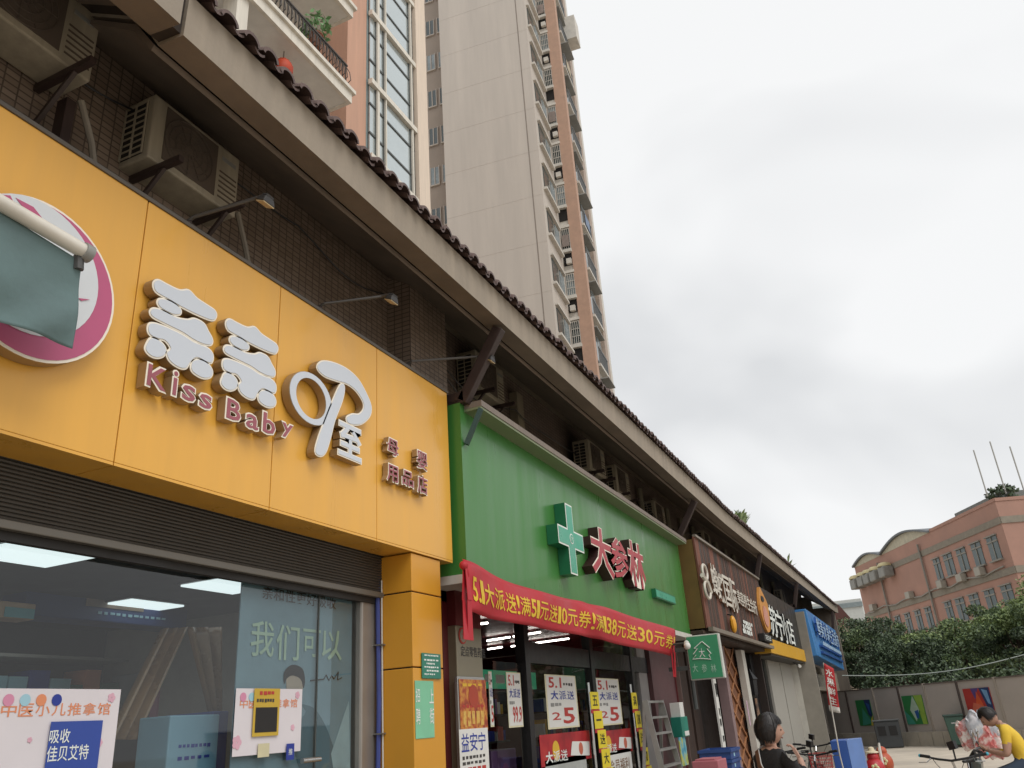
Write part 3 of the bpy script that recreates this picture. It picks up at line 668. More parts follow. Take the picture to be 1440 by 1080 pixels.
NAI = [[(110, 60), (130, 45), (170, 65), (225, 90), (265, 90), (300, 125), (345, 155), (380, 180), (385, 205), (365, 220), (300, 195), (230, 160), (170, 125), (120, 95)],
       [(128, 140), (140, 128), (175, 135), (210, 155), (230, 178), (222, 195), (190, 192), (150, 172), (132, 155)],
       [(95, 185), (110, 170), (150, 180), (210, 210), (260, 220), (290, 215), (330, 235), (350, 270), (368, 305), (362, 328), (330, 325), (285, 305), (240, 275), (190, 250), (140, 225), (105, 205)],
       [(85, 262), (95, 236), (140, 243), (230, 283), (285, 318), (345, 343), (370, 372), (366, 405), (345, 405), (300, 384), (272, 402), (250, 432), (215, 425), (180, 398), (168, 365), (185, 345), (160, 310), (125, 300), (95, 285)],
       [(78, 330), (100, 300), (138, 315), (162, 345), (155, 375), (125, 385), (95, 375), (75, 352)],
       [(275, 425), (285, 400), (315, 396), (350, 415), (368, 445), (360, 470), (330, 475), (300, 462), (280, 445)]]
a = onX(*Z5(110, 60), LX); b = onX(*Z5(428, 243), LX)
for st in NAI: traced(st, 'letter_stroke'); traced(st, 'letter_stroke', b.y - a.y)
traced([(830, 430), (850, 403), (900, 408), (960, 435), (1010, 480), (1045, 540), (1068, 600), (1060, 645), (1020, 678), (970, 675), (960, 650), (985, 635), (1015, 635), (1035, 610), (1030, 575), (1000, 530), (960, 500), (910, 485), (860, 465)], 'letter_stroke')
traced([(930, 508), (950, 512), (942, 570), (908, 660), (888, 740), (868, 800), (845, 818), (822, 800), (835, 740), (865, 660), (893, 590)], 'letter_stroke')
# ring of the cartoon letter
def ring(cx, cy, rx, ry, tx, ty, X0, X1, n=32):
    m = MB(); c = onX(*Z5(cx, cy), LX); ex = onX(*Z5(cx + rx, cy), LX) - c; sy = onX(*Z5(cx, cy - ry), LX) - c; A = abs(ex.y); B = abs(sy.z)
    for X in (X0, X1):
        for k in range(n):
            t = 2 * math.pi * k / n; m.v.append((X, c.y + A * math.cos(t), c.z + B * math.sin(t)))
        for k in range(n):
            t = 2 * math.pi * k / n; m.v.append((X, c.y + A * tx * math.cos(t), c.z + B * ty * math.sin(t)))
    for k in range(n):
        j = (k + 1) % n
        m.face((k, j, n + j, n + k)); m.face((2 * n + k, 3 * n + k, 3 * n + j, 2 * n + j)); m.face((k, 2 * n + k, 2 * n + j, j)); m.face((n + k, n + j, 3 * n + j, 3 * n + k))
    return m
rg = ring(806, 565, 92, 112, .70, .76, SX + .015, LX + .0).build('letter_stroke', M_gold, ysg, smooth=True); ring(806, 565, 90, 110, .72, .78, LX + .001, LX + .005).build('face', M_lface, rg)
def chanletter(s, zr, parent, face, bold, inner=True, X=LX, base=SX + .015, side=None, Zf=Z5, b2=0.0):
    x0, y0 = Zf(zr[0], zr[1]); x1, y1 = Zf(zr[2], zr[3]); r = prect(x0, y0, x1, y1, X)
    d = .012; rr_ = (r[0] - d, r[1] + d, r[2] - d, r[3] + d)
    body = glyph(s, rr_, (base, 0, 0), *FX, depth=X - base, bold=bold + .03).build('letter', side or M_gold, parent)
    glyph(s, rr_, (X + .001, 0, 0), *FX, depth=.003, bold=bold + .03).build('rim', M_rim, body)
    glyph(s, r, (X + .005, 0, 0), *FX, depth=.003, bold=bold).build('face', face, body); return body
chanletter('至', (925, 662, 1025, 852), ysg, M_lface, .02)
for s, zr in (('K', (82, 408, 168, 540)), ('i', (196, 440, 214, 556)), ('s', (236, 497, 294, 588)), ('s', (312, 537, 366, 620)), ('B', (432, 560, 494, 674)), ('a', (517, 626, 572, 710)), ('b', (592, 622, 646, 733)), ('y', (676, 668, 722, 748))):
    chanletter(s, zr, ysg, M_mauve, .012)
for s, zr in (('母', (1140, 735, 1188, 825)), ('婴', (1272, 792, 1314, 885)), ('用', (1140, 850, 1186, 940)), ('品', (1206, 876, 1254, 960)), ('店', (1274, 898, 1316, 992))):
    chanletter(s, zr, ysg, M_mauve, .004, X=SX + .07)
# round logo disc, partly behind the hanging cloth
M_lpink = mat('logo pink', 'b9577d', .45, var=.06); M_lwht = mat('logo pale', 'd3d7db', .4, var=.05)
dx = SX + .1; c = onX(28, 396, dx); e = onX(159, 430, dx); R_ = (onX(45, 505, dx) - onX(45, 275, dx)).length / 2; c = Vector((dx, onX(160, 435, dx).y - R_, (onX(45, 505, dx).z + onX(45, 275, dx).z) / 2 + .0))
def disc(r, x0, x1, cy=0, cz=0, n=48): return MB().lathe([(r, x0), (r, x1)], (0, c.y + cy, c.z + cz), n, 'X')
d0 = disc(R_, SX + .012, dx - .004).build('logo_disc', M_gold, ysg, smooth=True)
disc(R_, dx - .003, dx + .002).build('rim', M_rim, d0); disc(R_ * .965, dx + .003, dx + .006).build('print_ring', M_lpink, d0); disc(R_ * .84, dx + .007, dx + .010, -.05, R_ * .12).build('print_field', M_lwht, d0)
def dpoly(pts, mt, k): 
    m = MB(); m.prism([(onX(x, y, dx).y, onX(x, y, dx).z) for x, y in pts], (dx + .011 + k * .002, 0, 0), *FX[:2], FX[2] * .002); m.build('print_mark', mt, d0)
dpoly([(20, 279), (45, 292), (60, 311), (48, 306), (33, 296)], M_lpink, 0); dpoly([(0, 275), (12, 276), (19, 290), (5, 282)], M_lpink, 1); dpoly([(108, 420), (124, 422), (112, 424)], M_lpink, 1)
# hanging teal cloth on a white pole, swung out in front of the sign
AX = -3.62
pA = onX(-160, 192, AX); pB = onX(122, 356, AX); pole = thing('awning_roll', 'faded teal cloth hanging from a white pole in front of the logo', 'awning', pB)
MB().tube([pA, pB], .042, 14).build('pole', mat('white pole', 'd5d0c5', .35, var=.12), pole, smooth=True)
dr = (pB - pA).normalized(); MB().tube([pB - dr * .03, pB + dr * .02], .052, 14).build('pole_cap', mat('grey cap', '8f8f8b', .5), pole, smooth=True)
MB().tube([pB + Vector((-.02, -.03, -.03)), pB + Vector((-.02, -.02, -.11))], .028, 8).build('arm_joint', mat('joint dark', '4c4c4c', .5), pole, smooth=True)
tl, tr_, br_, bl = onX(-160, 197, AX - .02), onX(115, 368, AX - .02), onX(103, 492, AX - .05), onX(-160, 385, AX - .05); m = MB(); nu, nv = 110, 30
for j in range(nv + 1):
    for i in range(nu + 1):
        u, v = i / nu, j / nv; p = (tl * (1 - u) + tr_ * u) * (1 - v) + (bl * (1 - u) + br_ * u) * v
        p = p + Vector((v * (.014 * math.sin(u * 11 + v * 6) + .006 * math.sin(u * 23 + v * 11 + 2 * math.sin(u * 5)) + .012 * math.sin(v * 7 - u * 4)), 0, -.008 * math.sin(u * 5) * v)); m.v.append(tuple(p))
for j in range(nv):
    for i in range(nu): q = j * (nu + 1) + i; m.face((q, q + 1, q + nu + 2, q + nu + 1))
o = m.build('cloth', mat('faded teal cloth', '63797a', .85, var=.18, scale=3, bump=.3, bscale=9), pole, smooth=True); sm = o.modifiers.new('thick', 'SOLIDIFY'); sm.thickness = .0015
# roller shutter under the sign
GX = -4.36; zsh = onX(100, 762, GX).z; yR = onX(545, 860, GX).y
sh = thing('roller_shutter', 'dark grey roller shutter half drawn under the yellow sign', 'shutter', (GX, 2, zsh)); m = MB(); n = int((SB - zsh) / .026); i = 0
M_shut = mat('shutter slat', '48443f', .5, .2, var=.12, scale=4); z = zsh + .05
m = MB()
while z < SB + .02:
    m.prism([(z, 0), (z + .004, .008), (z + .013, .012), (z + .02, .008), (z + .024, 0), (z + .024, -.004), (z, -.004)], (GX, -3, 0), (0, 0, 1), (1, 0, 0), (0, yR + 3, 0)); z += .0245
o = m.build('slats', M_shut, sh); o['kind'] = 'stuff'
MB().box(GX - .02, GX + .03, -3, yR, zsh, zsh + .05).build('bottom_rail', mat('shutter rail', '6f6a62', .45, .3, var=.1), sh, bevel=.006)
MB().box(GX - .08, GX - .03, -3, yR + .04, zsh - .05, SB).build('lintel', mat('dark lintel', '2b2826', .6), sh)
# pillar
PXf = -4.02; pl = thing('yellow_pillar', 'square yellow panelled pillar at the end of the baby shop', 'pillar', (PXf, 6.8, 0)); y0, y1 = onX(581, 945, PXf).y, onX(623, 930, PXf).y
z1 = onX(583, 832, PXf).z; z2 = onX(583, 938, PXf).z
for a, b in ((0, z2 - .006), (z2 + .006, z1 - .006), (z1 + .006, SB - .03)): MB().box(PXf, PXf - .5, y0, y1, a, b).build('cladding', M_yel2, pl, bevel=.006)
MB().box(PXf - .02, PXf - .48, y0 + .01, y1 - .01, 0, SB - .03).build('core', M_dark, pl)
cx = onX(542, 950, PXf - .36); m = MB().tube([(PXf - .36, y0 - .03, 0), (PXf - .36, y0 - .03, 1.2), (PXf - .34, y0 - .035, 2), (PXf - .36, y0 - .03, SB - .2)], .022, 8)
bp_ = thing('conduit_pipe', 'thin blue and white conduit running up the yellow pillar', 'pipe', (PXf - .36, y0 - .03, 0)); m.build('pipe', mat('blue conduit', '3d4a8c', .5, var=.2), bp_, smooth=True)
MB().tube([(PXf - .32, y0 - .02, 0), (PXf - .31, y0 - .02, 1.5), (PXf - .32, y0 - .02, SB - .25)], .008, 6).build('cable', mat('white cable', 'c9c7c0', .5), bp_)
for z in (1.0, 1.75, 2.5): MB().box(PXf - .39, PXf - .29, y0 - .06, y0, z, z + .012).build('clip', mat('steel clip', '888784', .4, .6), bp_)
# plates on the pillar
def board(name, lab, cat, rect, X, m, thick=.012, group=None, bevel=.003):
    t = thing(name, lab, cat, (X, (rect[0] + rect[1]) / 2, rect[2]), group); MB().box(X, X + thick, rect[0], rect[1], rect[2], rect[3]).build('sheet', m, t, bevel=bevel); return t
M_ink = {k: mat('ink ' + k, c, .6, var=0) for k, c in dict(white='dfe4df', black='1f1d1d', red='b23a33', blue='27398f', orange='d98a63', yellow='e2c53c', pink='cf8aa6', green='2b6e4d', grey='8b8b88', gold='d7ae35', dark='3d3a38', brown='7b5b3c', sky='9cc4d2', plum='5d2b4a').items()}
def dashes(rect, X, m, parent, n=6):       # print too small to read in the photograph
    q = MB(); Y0, Y1, z0, z1 = rect; st = (Y1 - Y0) / n; rs_ = random.Random(n * 13 + int(abs(Y0) * 997))
    for k in range(n): q.box(X, X + .001, Y0 + k * st, Y0 + (k + rs_.uniform(.55, .85)) * st, z0 + rs_.uniform(0, .3) * (z1 - z0), z1)
    o = q.build('print', m, parent); o['kind'] = 'stuff'; return o
r = crect(592, 918, 619, 955, PXf + .004); t = board('notice_plate', 'small dark green notice plate with white print on the yellow pillar', 'notice', r, PXf + .004, mat('teal plate', '2c7a66', .4))
dashes(sub(r, .12, .06, .88, .12), PXf + .0165, M_ink['white'], t, 9); 
for k in range(5): dashes(sub(r, .1 + .12 * (k % 2), .24 + .14 * k, .88 - .2 * (k % 3 == 1), .31 + .14 * k), PXf + .0165, M_ink['white'], t, 5 + k % 3)
r = crect(583, 957, 611, 1037, PXf + .003); t = board('recruitment_notice', 'pale green paper notice with white characters on the yellow pillar', 'notice', r, PXf + .003, mat('mint paper', '7fc19d', .7, var=.1), .003)
for s, a0, b0, a1, b1 in (('招', .02, .14, .24, .38), ('聘', .02, .48, .24, .76), ('上', .74, .14, .98, .40), ('街', .74, .48, .98, .76)): ftext(s, sub(r, a0, b0, a1, b1), PXf + .009, M_ink['white'], t, 'print', .02)

# -------- glazed front and interior of the baby shop
RX = -4.47
rm = thing('baby_shop_room', 'dim interior of the baby shop behind the glass front', 'shop interior', (-6, 2, 0)); M_in = mat('interior grey wall', '4d5150', .8, var=.15); 
MB().box(-8.2, -8.1, -3, yR + .2, 0, 3.1).build('back_wall', M_in, rm); MB().box(-8.1, RX - .2, yR - .0, yR + .2, 0, 3.1).build('side_wall', mat('interior white wall', 'a9a59d', .8), rm)
MB().box(-8.1, RX, -3.1, -3, 0, 3.1).build('side_wall', M_in, rm)
MB().box(-8.2, RX - .08, -3, yR + .2, 3.02, 3.1).build('ceiling', mat('ceiling grey', '4f5355', .7), rm); MB().box(-8.2, RX, -3, yR + .2, .012, .03).build('floor', mat('shop floor', '77736c', .4), rm)
M_panel = emit('ceiling panel light', 'dfe9ea', 1.3)
labs = ['leftmost', 'second', 'third', 'rightmost']
for k, (x, y) in enumerate(((50, 778), (190, 852), (330, 822), (30, 860))):
    p = onZ(x, y, 3.0); p.x = max(p.x, -7.6); p.x = min(p.x, -4.9); t = thing('ceiling_light', 'square white ceiling light panel, %s inside the baby shop' % ('nearest the glass on the left', 'deep in the middle', 'close to the glass at the right', 'deep at the left')[k], 'ceiling light', (p.x, p.y, 2.99), 'ceiling lights of the baby shop')
    MB().box(p.x - .3, p.x + .3, p.y - .3, p.y + .3, 2.985, 3.0).build('diffuser', M_panel, t); MB().box(p.x - .33, p.x + .33, p.y - .33, p.y + .33, 3.0, 3.018).build('frame', M_frame, t)
gw = thing('glass_front', 'tall glass shop front below the roller shutter', 'shop window', (RX, 2, 0)); M_glass = glassmat('shop glass', (.88, .91, .91), .05, .03)
for a, b in ((-3, -.4), (-.38, 2.1), (2.12, onX(444, 980, RX).y), (onX(446, 980, RX).y, yR - .02)): MB().box(RX - .012, RX, a + .006, b - .006, .05, zsh + .05).build('pane', M_glass, gw)
m = MB(); 
for yy in (-.39, 2.11, onX(445, 980, RX).y): m.box(RX - .015, RX + .004, yy - .006, yy + .006, .05, zsh)
m.build('seam', M_frame, gw); MB().box(RX - .05, RX + .03, yR - .06, yR + .08, 0, zsh).build('jamb', mat('dark jamb', '2e2724', .5), gw)
p = onX(425, 1066, RX + .06); MB().tube([(RX + .06, p.y, p.z - .02), (RX + .06, p.y + .22, p.z - .02)], .02, 10).build('handle', mat('steel handle', 'b9bab8', .25, .9), gw, smooth=True)
MB().box(RX - .02, RX + .06, onX(500, 980, RX).y, onX(529, 980, RX).y, 0, zsh + .02).build('steel_post', mat('brushed steel post', '9c968f', .4, .5, var=.12), gw, bevel=.02)
# big pale blue advert behind the glass
BX = RX - .03
P_ = lambda x, y, k=0: (onX(x, y, BX).y, onX(x, y, BX).z)
M_ad = mat('advert blue grey', '7d98a5', .5, var=.25, scale=.9); yA, yB = onX(332, 950, BX).y, onX(494, 950, BX).y
ad = thing('window_advert', 'tall pale blue advert of a man in a suit behind the glass', 'poster', (BX, yA, .3)); MB().box(BX - .01, BX, yA, yB, .3, 2.95).build('sheet', M_ad, ad)
def flat(pts, mt, parent, k, X=None, nm='print'):
    X = BX if X is None else X; m = MB(); m.prism(pts, (X + .001 + k * .002, 0, 0), *FX[:2], FX[2] * .0015); return m.build(nm, mt, parent)
flat(smooth_closed([P_(*q) for q in ((420, 1080), (420, 1020), (430, 1000), (415, 985), (425, 990), (440, 995), (452, 1010), (465, 1040), (472, 1080))], 3), mat('print suit', '55707c', .6, var=.1), ad, 0)
flat(smooth_closed([P_(*q) for q in ((402, 955), (410, 948), (424, 955), (424, 975), (415, 985), (405, 980))], 4), mat('print skin', 'a89a8c', .6, var=.1), ad, 1)
flat(smooth_closed([P_(*q) for q in ((399, 962), (399, 945), (410, 935), (424, 940), (428, 955), (426, 968), (422, 955), (410, 950), (402, 955))], 4), mat('print hair', '2d2a2c', .6, var=.1), ad, 2)
for s, q in (('我', (352, 872, 385, 925)), ('们', (388, 878, 420, 930)), ('可', (425, 884, 450, 925)), ('以', (452, 885, 480, 930))): ftext(s, prect(*q, BX), BX + .006, mat('print pale', '9db3bb', .6, var=0), ad, 'print', .03)
ftext('亲和性更好吸收', prect(368, 824, 472, 858, BX), BX + .006, M_ink['dark'], ad, 'print', .02)
MB().tube([Vector((BX + .005, *P_(x, y))) for x, y in ((436, 957), (455, 955), (458, 949), (462, 957), (466, 950), (469, 955), (475, 945), (474, 956), (480, 953))], .005, 5).build('signature', M_ink['dark'], ad)
flat([P_(465, 1060), P_(485, 1000), P_(490, 985), P_(492, 1080), P_(468, 1080)], mat('print light', '9fb7bf', .6), ad, 1)
# posters stuck on the glass
FXX = RX + .004; M_paper = mat('pinkish paper', 'd8d2d6', .7, var=.04); M_paper2 = mat('white paper', 'd9d8d3', .7, var=.04)
def clinic_poster(x0, y0, x1, y1, lab):
    r = crect(x0, y0, x1, y1, FXX); t = board('clinic_poster', lab, 'poster', r, FXX, M_paper, .002, 'pink and white clinic posters', 0)
    for j, ch in enumerate('中医小儿推拿馆'): ftext(ch, sub(r, .06 + j * .125, .16, .06 + j * .125 + .11, .30), FXX + .004, M_ink['orange'], t, 'print', .025)
    for j, (cn) in enumerate(('pink', 'sky', 'orange', 'blue')): MB().lathe([(.032, 0), (.032, .002)], (FXX + .004, r[0] + (r[1] - r[0]) * (.1 + .12 * j), r[3] - .06), 14, 'X').build('print', M_ink[cn], t)
    for (a, b, s_) in ((.92, .1, .026), (.05, .8, .045), (.3, .55, .014), (.86, .62, .022)):
        for q in range(5):
            th_ = q * 1.257; MB().lathe([(s_ * .5, 0), (s_ * .5, .0015)], (FXX + .003 + .0003 * q, r[0] + (r[1] - r[0]) * a + math.cos(th_) * s_ * .6, r[3] - (r[3] - r[2]) * b + math.sin(th_) * s_ * .6), 8, 'X').build('petal', mat('petal pink', 'd7a9b9', .7, var=.1), t)
    return r
clinic_poster(-6, 968, 156, 1090, 'pink and white clinic poster with orange characters at the far left'); clinic_poster(332, 968, 422, 1056, 'pink and white clinic poster half covered by a yellow sheet')
X2 = FXX + .012; r = crect(72, 1015, 134, 1100, X2); t = board('blue_poster', 'royal blue poster with white characters over the clinic poster', 'poster', r, X2, mat('royal blue print', '2f4a9c', .5, var=.08), .002, None, 0)
for s, q in (('吸收', (.0, .12, .38, .34)), ('佳贝艾特', (.0, .38, .78, .62))): ftext(s, sub(r, *q), X2 + .004, M_ink['white'], t, 'print', .02)
X3 = FXX + .014; r = crect(358, 968, 391, 1034, X3); t = board('yellow_flyer', 'yellow flyer with a black square taped over the clinic poster', 'flyer', r, X3, mat('yellow print', 'c4a43a', .6, var=.06), .002, None, 0)
MB().box(X3 + .002, X3 + .004, *[sub(r, .08, .4, .92, .92)[k] for k in (0, 1, 2, 3)]).build('print', M_ink['black'], t); dashes(sub(r, .2, .06, .8, .15), X3 + .0035, M_ink['red'], t, 4); dashes(sub(r, .1, .22, .8, .30), X3 + .0035, M_ink['dark'], t, 7)
r = crect(363, 1046, 378, 1064, X3); t = board('paper_note', 'small cream paper note below the yellow flyer', 'note', r, X3, mat('cream note', 'cfc7a4', .7), .002, None, 0)
r = crect(403, 1046, 413, 1068, X3); t = board('door_label', 'small dark blue label beside the door handle', 'label', r, X3, M_ink['blue'], .002, None, 0); ftext('推', sub(r, .25, .3, .75, .7), X3 + .004, M_ink['white'], t, 'print')
# things seen through the glass
def inbox(name, lab, cat, x0, y0, x1, y1, X, m, depth=.4, extra=None):
    r = crect(x0, y0, x1, y1, X); t = thing(name, lab, cat, (X, r[0], max(r[2], 0))); MB().box(X, X - depth, r[0], r[1], max(r[2], .03), r[3]).build('body', m, t, bevel=.01); return t, r
t, r = inbox('display_box', 'pale blue upright product box standing inside the shop window', 'box', 240, 1006, 300, 1140, -4.75, mat('pale blue card', '7ba3b8', .5, var=.06), .3); dashes(sub(r, .2, .30, .85, .34), -4.748, M_ink['blue'], t, 8); dashes(sub(r, .2, .42, .85, .46), -4.748, M_ink['blue'], t, 5)
t, r = inbox('blue_cabinet', 'deep blue cabinet edge beside the pale blue box', 'cabinet', 300, 1000, 313, 1140, -4.85, mat('deep blue', '2b4a8f', .5), .5)
t, r = inbox('hanging_lightbox', 'dark blue hanging lightbox with a beige picture inside the shop', 'lightbox', 45, 790, 262, 885, -6.4, mat('lightbox blue', '2a4378', .5, var=.1), .3)
MB().box(-6.39, -6.385, *sub(r, .32, .03, .68, .72)).build('picture', mat('picture beige', '9a8775', .6, var=.5, scale=3), t); dashes(sub(r, .4, .80, .85, .86), -6.395, M_ink['sky'], t, 12)
t, r = inbox('price_rail', 'beige price rail with cyan tags inside the shop', 'shelf', -20, 842, 48, 872, -6.0, mat('beige rail', 'b09a82', .6), .2); MB().box(-5.995, -5.99, *sub(r, .38, .35, .97, .95)).build('tag', mat('cyan tag', '5aa0ad', .5), t)
t, r = inbox('shelf_rack', 'dark product rack with white packs inside the shop', 'shelf', 160, 1010, 262, 1150, -5.6, mat('dark rack', '2d3036', .5), .5)
for k in range(4): MB().box(-5.595, -5.55, r[0] + .1 + k * .16, r[0] + .22 + k * .16, 1.15, 1.5).build('pack', M_paper2 if k % 2 else mat('navy pack', '26344f', .5), t)
t, r = inbox('shelf_rack', 'tall grey rack of bright packs deep inside the baby shop', 'shelf', 205, 945, 300, 1150, -7.3, mat('grey rack', '8b8f90', .6), .5)
for k, cn in enumerate(('pink', 'white', 'plum', 'green', 'white', 'orange', 'pink', 'white')): MB().box(-7.29, -7.2, r[0] + .1 + (k % 4) * .26, r[0] + .3 + (k % 4) * .26, r[3] - .45 - .5 * (k // 4), r[3] - .1 - .5 * (k // 4)).build('pack', M_ink[cn], t)
# stocked wall shelves at the back
bs_ = thing('stock_shelf', 'long wall shelf crowded with cans and packs at the back of the baby shop', 'shelf', (-7.9, 2, 0)); m = MB()
for z in (.4, .85, 1.3, 1.75, 2.2, 2.65): m.box(-8.09, -7.6, -2.5, yR - .1, z, z + .03)
m.build('rack', mat('shelf board', '9a978f', .6), bs_); rs7 = random.Random(7); m = MB(); packs = [M_ink[k] for k in ('white', 'sky', 'pink', 'gold', 'blue', 'orange', 'green')]
for z in (.43, .88, 1.33, 1.78, 2.23):
    y = -2.4
    while y < yR - .3: w_ = rs7.uniform(.1, .22); m.m = rs7.choice((0, 0, 1, 2, 3, 4, 5, 6)); h_ = rs7.uniform(.18, .36); m.box(-7.98, -7.65, y, y + w_, z, z + h_); y += w_ + .02
o = m.build('packs', packs, bs_); o['kind'] = 'stuff'
# amber film curtains
M_film = mat('amber film', '8a6c4b', .3, var=.25, scale=3, spec=.8)
for (pts, lab) in ((((262, 882), (228, 884), (150, 1040), (190, 1040)), 'amber plastic curtain drawn to the left inside the shop'), (((262, 882), (312, 882), (310, 1005), (292, 1000)), 'amber plastic curtain gathered to the right inside the shop')):
    X = -5.1; q = [onX(x, y, X) for x, y in pts]; m = MB(); nu = 14; nv = 10
    for j in range(nv + 1):
        for i in range(nu + 1):
            u, v = i / nu, j / nv; p = (q[0] * (1 - u) + q[1] * u) * (1 - v) + (q[3] * (1 - u) + q[2] * u) * v; m.v.append((p.x + .04 * math.sin(u * 16), p.y, p.z))
    for j in range(nv):
        for i in range(nu): k = j * (nu + 1) + i; m.face((k, k + 1, k + nu + 2, k + nu + 1))
    o = m.build('strip_curtain', M_film, None, smooth=True, loc=q[0]); o.modifiers.new('t', 'SOLIDIFY').thickness = .004; tag(o, lab, 'curtain', 'amber curtains in the baby shop')

# ================================================================ pharmacy
M_grn = mat('green sign panel', '3f7a38', .35, var=.06, scale=.8, coat=.1, streak=True, bump=.1, bscale=1.2); M_steel = mat('brown painted steel', '3b2d29', .55, var=.25); M_black = mat('black frame', '1b1a1b', .4, var=.1)
GS = -3.88; gB, gT = onX(800, 846, GS).z, onX(800, 672, GS).z; gY0 = 7.40; gY1 = onX(962, 830, GS).y
gs = thing('green_signboard', 'glossy green pharmacy signboard with cross and red white lettering', 'signboard', (GS, gY0, gB))
MB().box(GS, GS - .5, gY0, gY1, gB, gT + .12).build('face', M_grn, gs)
q = MB(); q.box(GS + .001, GS + .22, gY0 + .1, gY1 - .1, gT + .03, gT + .10); q.build('cornice', mat('cornice grey', '80756c', .75, var=.2, streak=True), gs); MB().box(GS + .0, GS + .21, gY0 + .1, gY1 - .1, gT + .0, gT + .028).build('cornice_soffit', mat('cornice soffit', '7c8668', .6, var=.1), gs)
MB().box(GS - .5, GS + .03, gY0 - .04, gY1 + .02, gB - .09, gB - .002).build('bottom_trim', mat('trim white', 'c6c3ba', .6, var=.1), gs)
MB().bar((GS + .03, gY0 + .06, gT - .40), (GS + .2, gY0 + .12, gT + .0), .06, .05).build('cornice_bracket', mat('dark green bracket', '2b4640', .5), gs)
# cross
M_cg = mat('cross green', '3fa083', .35, var=.08); M_cgd = mat('cross return', '1f6a48', .4, var=.1); CXp = GS + .16
ctr = onX(803, 758, CXp); hgt = (onX(802, 711, CXp) - onX(806, 804, CXp)).length / 2; wd_ = (onX(783, 748, CXp) - onX(820, 768, CXp)).length / 2 * .95; th_ = .115
def crossp(k): a, b, c_ = hgt - k, wd_ - k, th_ - k; return [(c_, a), (c_, c_), (b, c_), (b, -c_), (c_, -c_), (c_, -a), (-c_, -a), (-c_, -c_), (-b, -c_), (-b, c_), (-c_, c_), (-c_, a)][::-1]
cb_ = MB().prism(crossp(-.012), (GS + .005, ctr.y, ctr.z), *FX[:2], FX[2] * (.155)).build('cross', M_cgd, gs)
MB().prism(crossp(-.01), (CXp + .001, ctr.y, ctr.z), *FX[:2], FX[2] * .003).build('rim', M_ink['white'], cb_); MB().prism(crossp(.012), (CXp + .005, ctr.y, ctr.z), *FX[:2], FX[2] * .003).build('face', M_cg, cb_)
o = MB().lathe([(.07, 0), (.07, .003)], (CXp + .009, ctr.y, ctr.z), 20, 'X').build('emblem', M_ink['white'], cb_); MB().lathe([(.055, 0), (.055, .003)], (CXp + .013, ctr.y, ctr.z), 20, 'X').build('emblem_field', M_cg, cb_)
glyph('大', (ctr.y - .035, ctr.y + .035, ctr.z - .03, ctr.z + .035), (CXp + .018, 0, 0), *FX).build('emblem_print', M_ink['white'], cb_)
M_lred = mat('letter red', 'a8303a', .4, var=.1); M_ldk = mat('letter return dark', '38201f', .5)
Z4 = lambda x, y: (620 + x / 4, 640 + y / 4)
for s, zr in (('大', (845, 392, 962, 700)), ('参', (955, 455, 1048, 715)), ('林', (1058, 480, 1142, 760))): chanletter(s, zr, gs, M_lred, .02, X=GS + .16, base=GS + .006, side=M_ldk, Zf=Z4)
r = prect(923, 828, 949, 850, GS + .08); pb = MB().box(GS + .002, GS + .08, *r).build('small_plate', M_cgd, gs); MB().box(GS + .081, GS + .085, r[0] + .02, r[1] - .02, r[2] + .02, r[3] - .02).build('plate_face', M_cg, pb)
# steel struts from sign tops to the eave
def strut(Y, X0, z0, X1, z1, lab, legs=True):
    b = bend(Y); t = thing('steel_strut', lab, 'strut', (X0 + b, Y, z0), 'steel struts under the eave')
    MB().bar((X0 + b, Y, z0), (X1 + b, Y, z1), .10, .13, (1, 0, 0)).build('post', M_steel, t, bevel=.008); MB().bar((X0 + b + .03, Y, z0 + .05), (X0 - .75 + b, Y, z0 + .02), .1, .14).build('arm', M_steel, t, bevel=.006)
strut(7.45, GS + .02, gT + .1, -3.36, 5.9, 'brown steel strut where the yellow and green signs meet')
strut(17.0, GS + .02, gT + .1, -3.36, 5.9, 'brown steel strut at the far end of the green sign')
strut(25.0, -3.6, 5.2, -3.36, 5.93, 'dark steel strut above the end of the wooden sign'); strut(32.6, -3.6, 5.1, -3.36, 5.96, 'dark steel strut beside the blue sign'); strut(45.2, -3.5, 5.1, -3.36, 6.0, 'dark steel strut near the end of the eave')
# red banner
BXn = -3.76; topP = [(650, 786), (710, 815), (770, 835), (828, 848), (888, 866), (948, 885)]; botP = [(657, 860), (715, 875), (770, 885), (832, 897), (888, 910), (947, 923)]
TY_ = [onX(*p, BXn) for p in topP]; BY_ = [onX(*p, BXn) for p in botP]
def interp(L_, u):
    k = min(int(u * (len(L_) - 1)), len(L_) - 2); f_ = u * (len(L_) - 1) - k
    p0, p1, p2, p3 = L_[max(k - 1, 0)], L_[k], L_[k + 1], L_[min(k + 2, len(L_) - 1)]
    return 0.5 * ((2 * p1) + (p2 - p0) * f_ + (2 * p0 - 5 * p1 + 4 * p2 - p3) * f_ * f_ + (3 * p1 - p0 - 3 * p2 + p3) * f_ ** 3)
def bsurf(u, v, off=0.0):
    u = min(max(u, 0), 1); p = interp(TY_, u) * (1 - v) + interp(BY_, u) * v
    fold = .022 * math.sin(v * 7 + u * 26) * max(0, 1 - u * 5) + .035 * math.sin(v * 5 - (u - .58) * 40) * math.exp(-((u - .6) / .06) ** 2) + .02 * math.sin(u * 21 + v * 2)
    return p + Vector((fold + .03 * math.sin(math.pi * v) + off, 0, 0))
bn = thing('promotion_banner', 'long red cloth banner with yellow characters under the green sign', 'banner', TY_[0]); m = MB(); nu, nv = 80, 10
for j in range(nv + 1):
    for i in range(nu + 1): m.v.append(tuple(bsurf(i / nu, j / nv)))
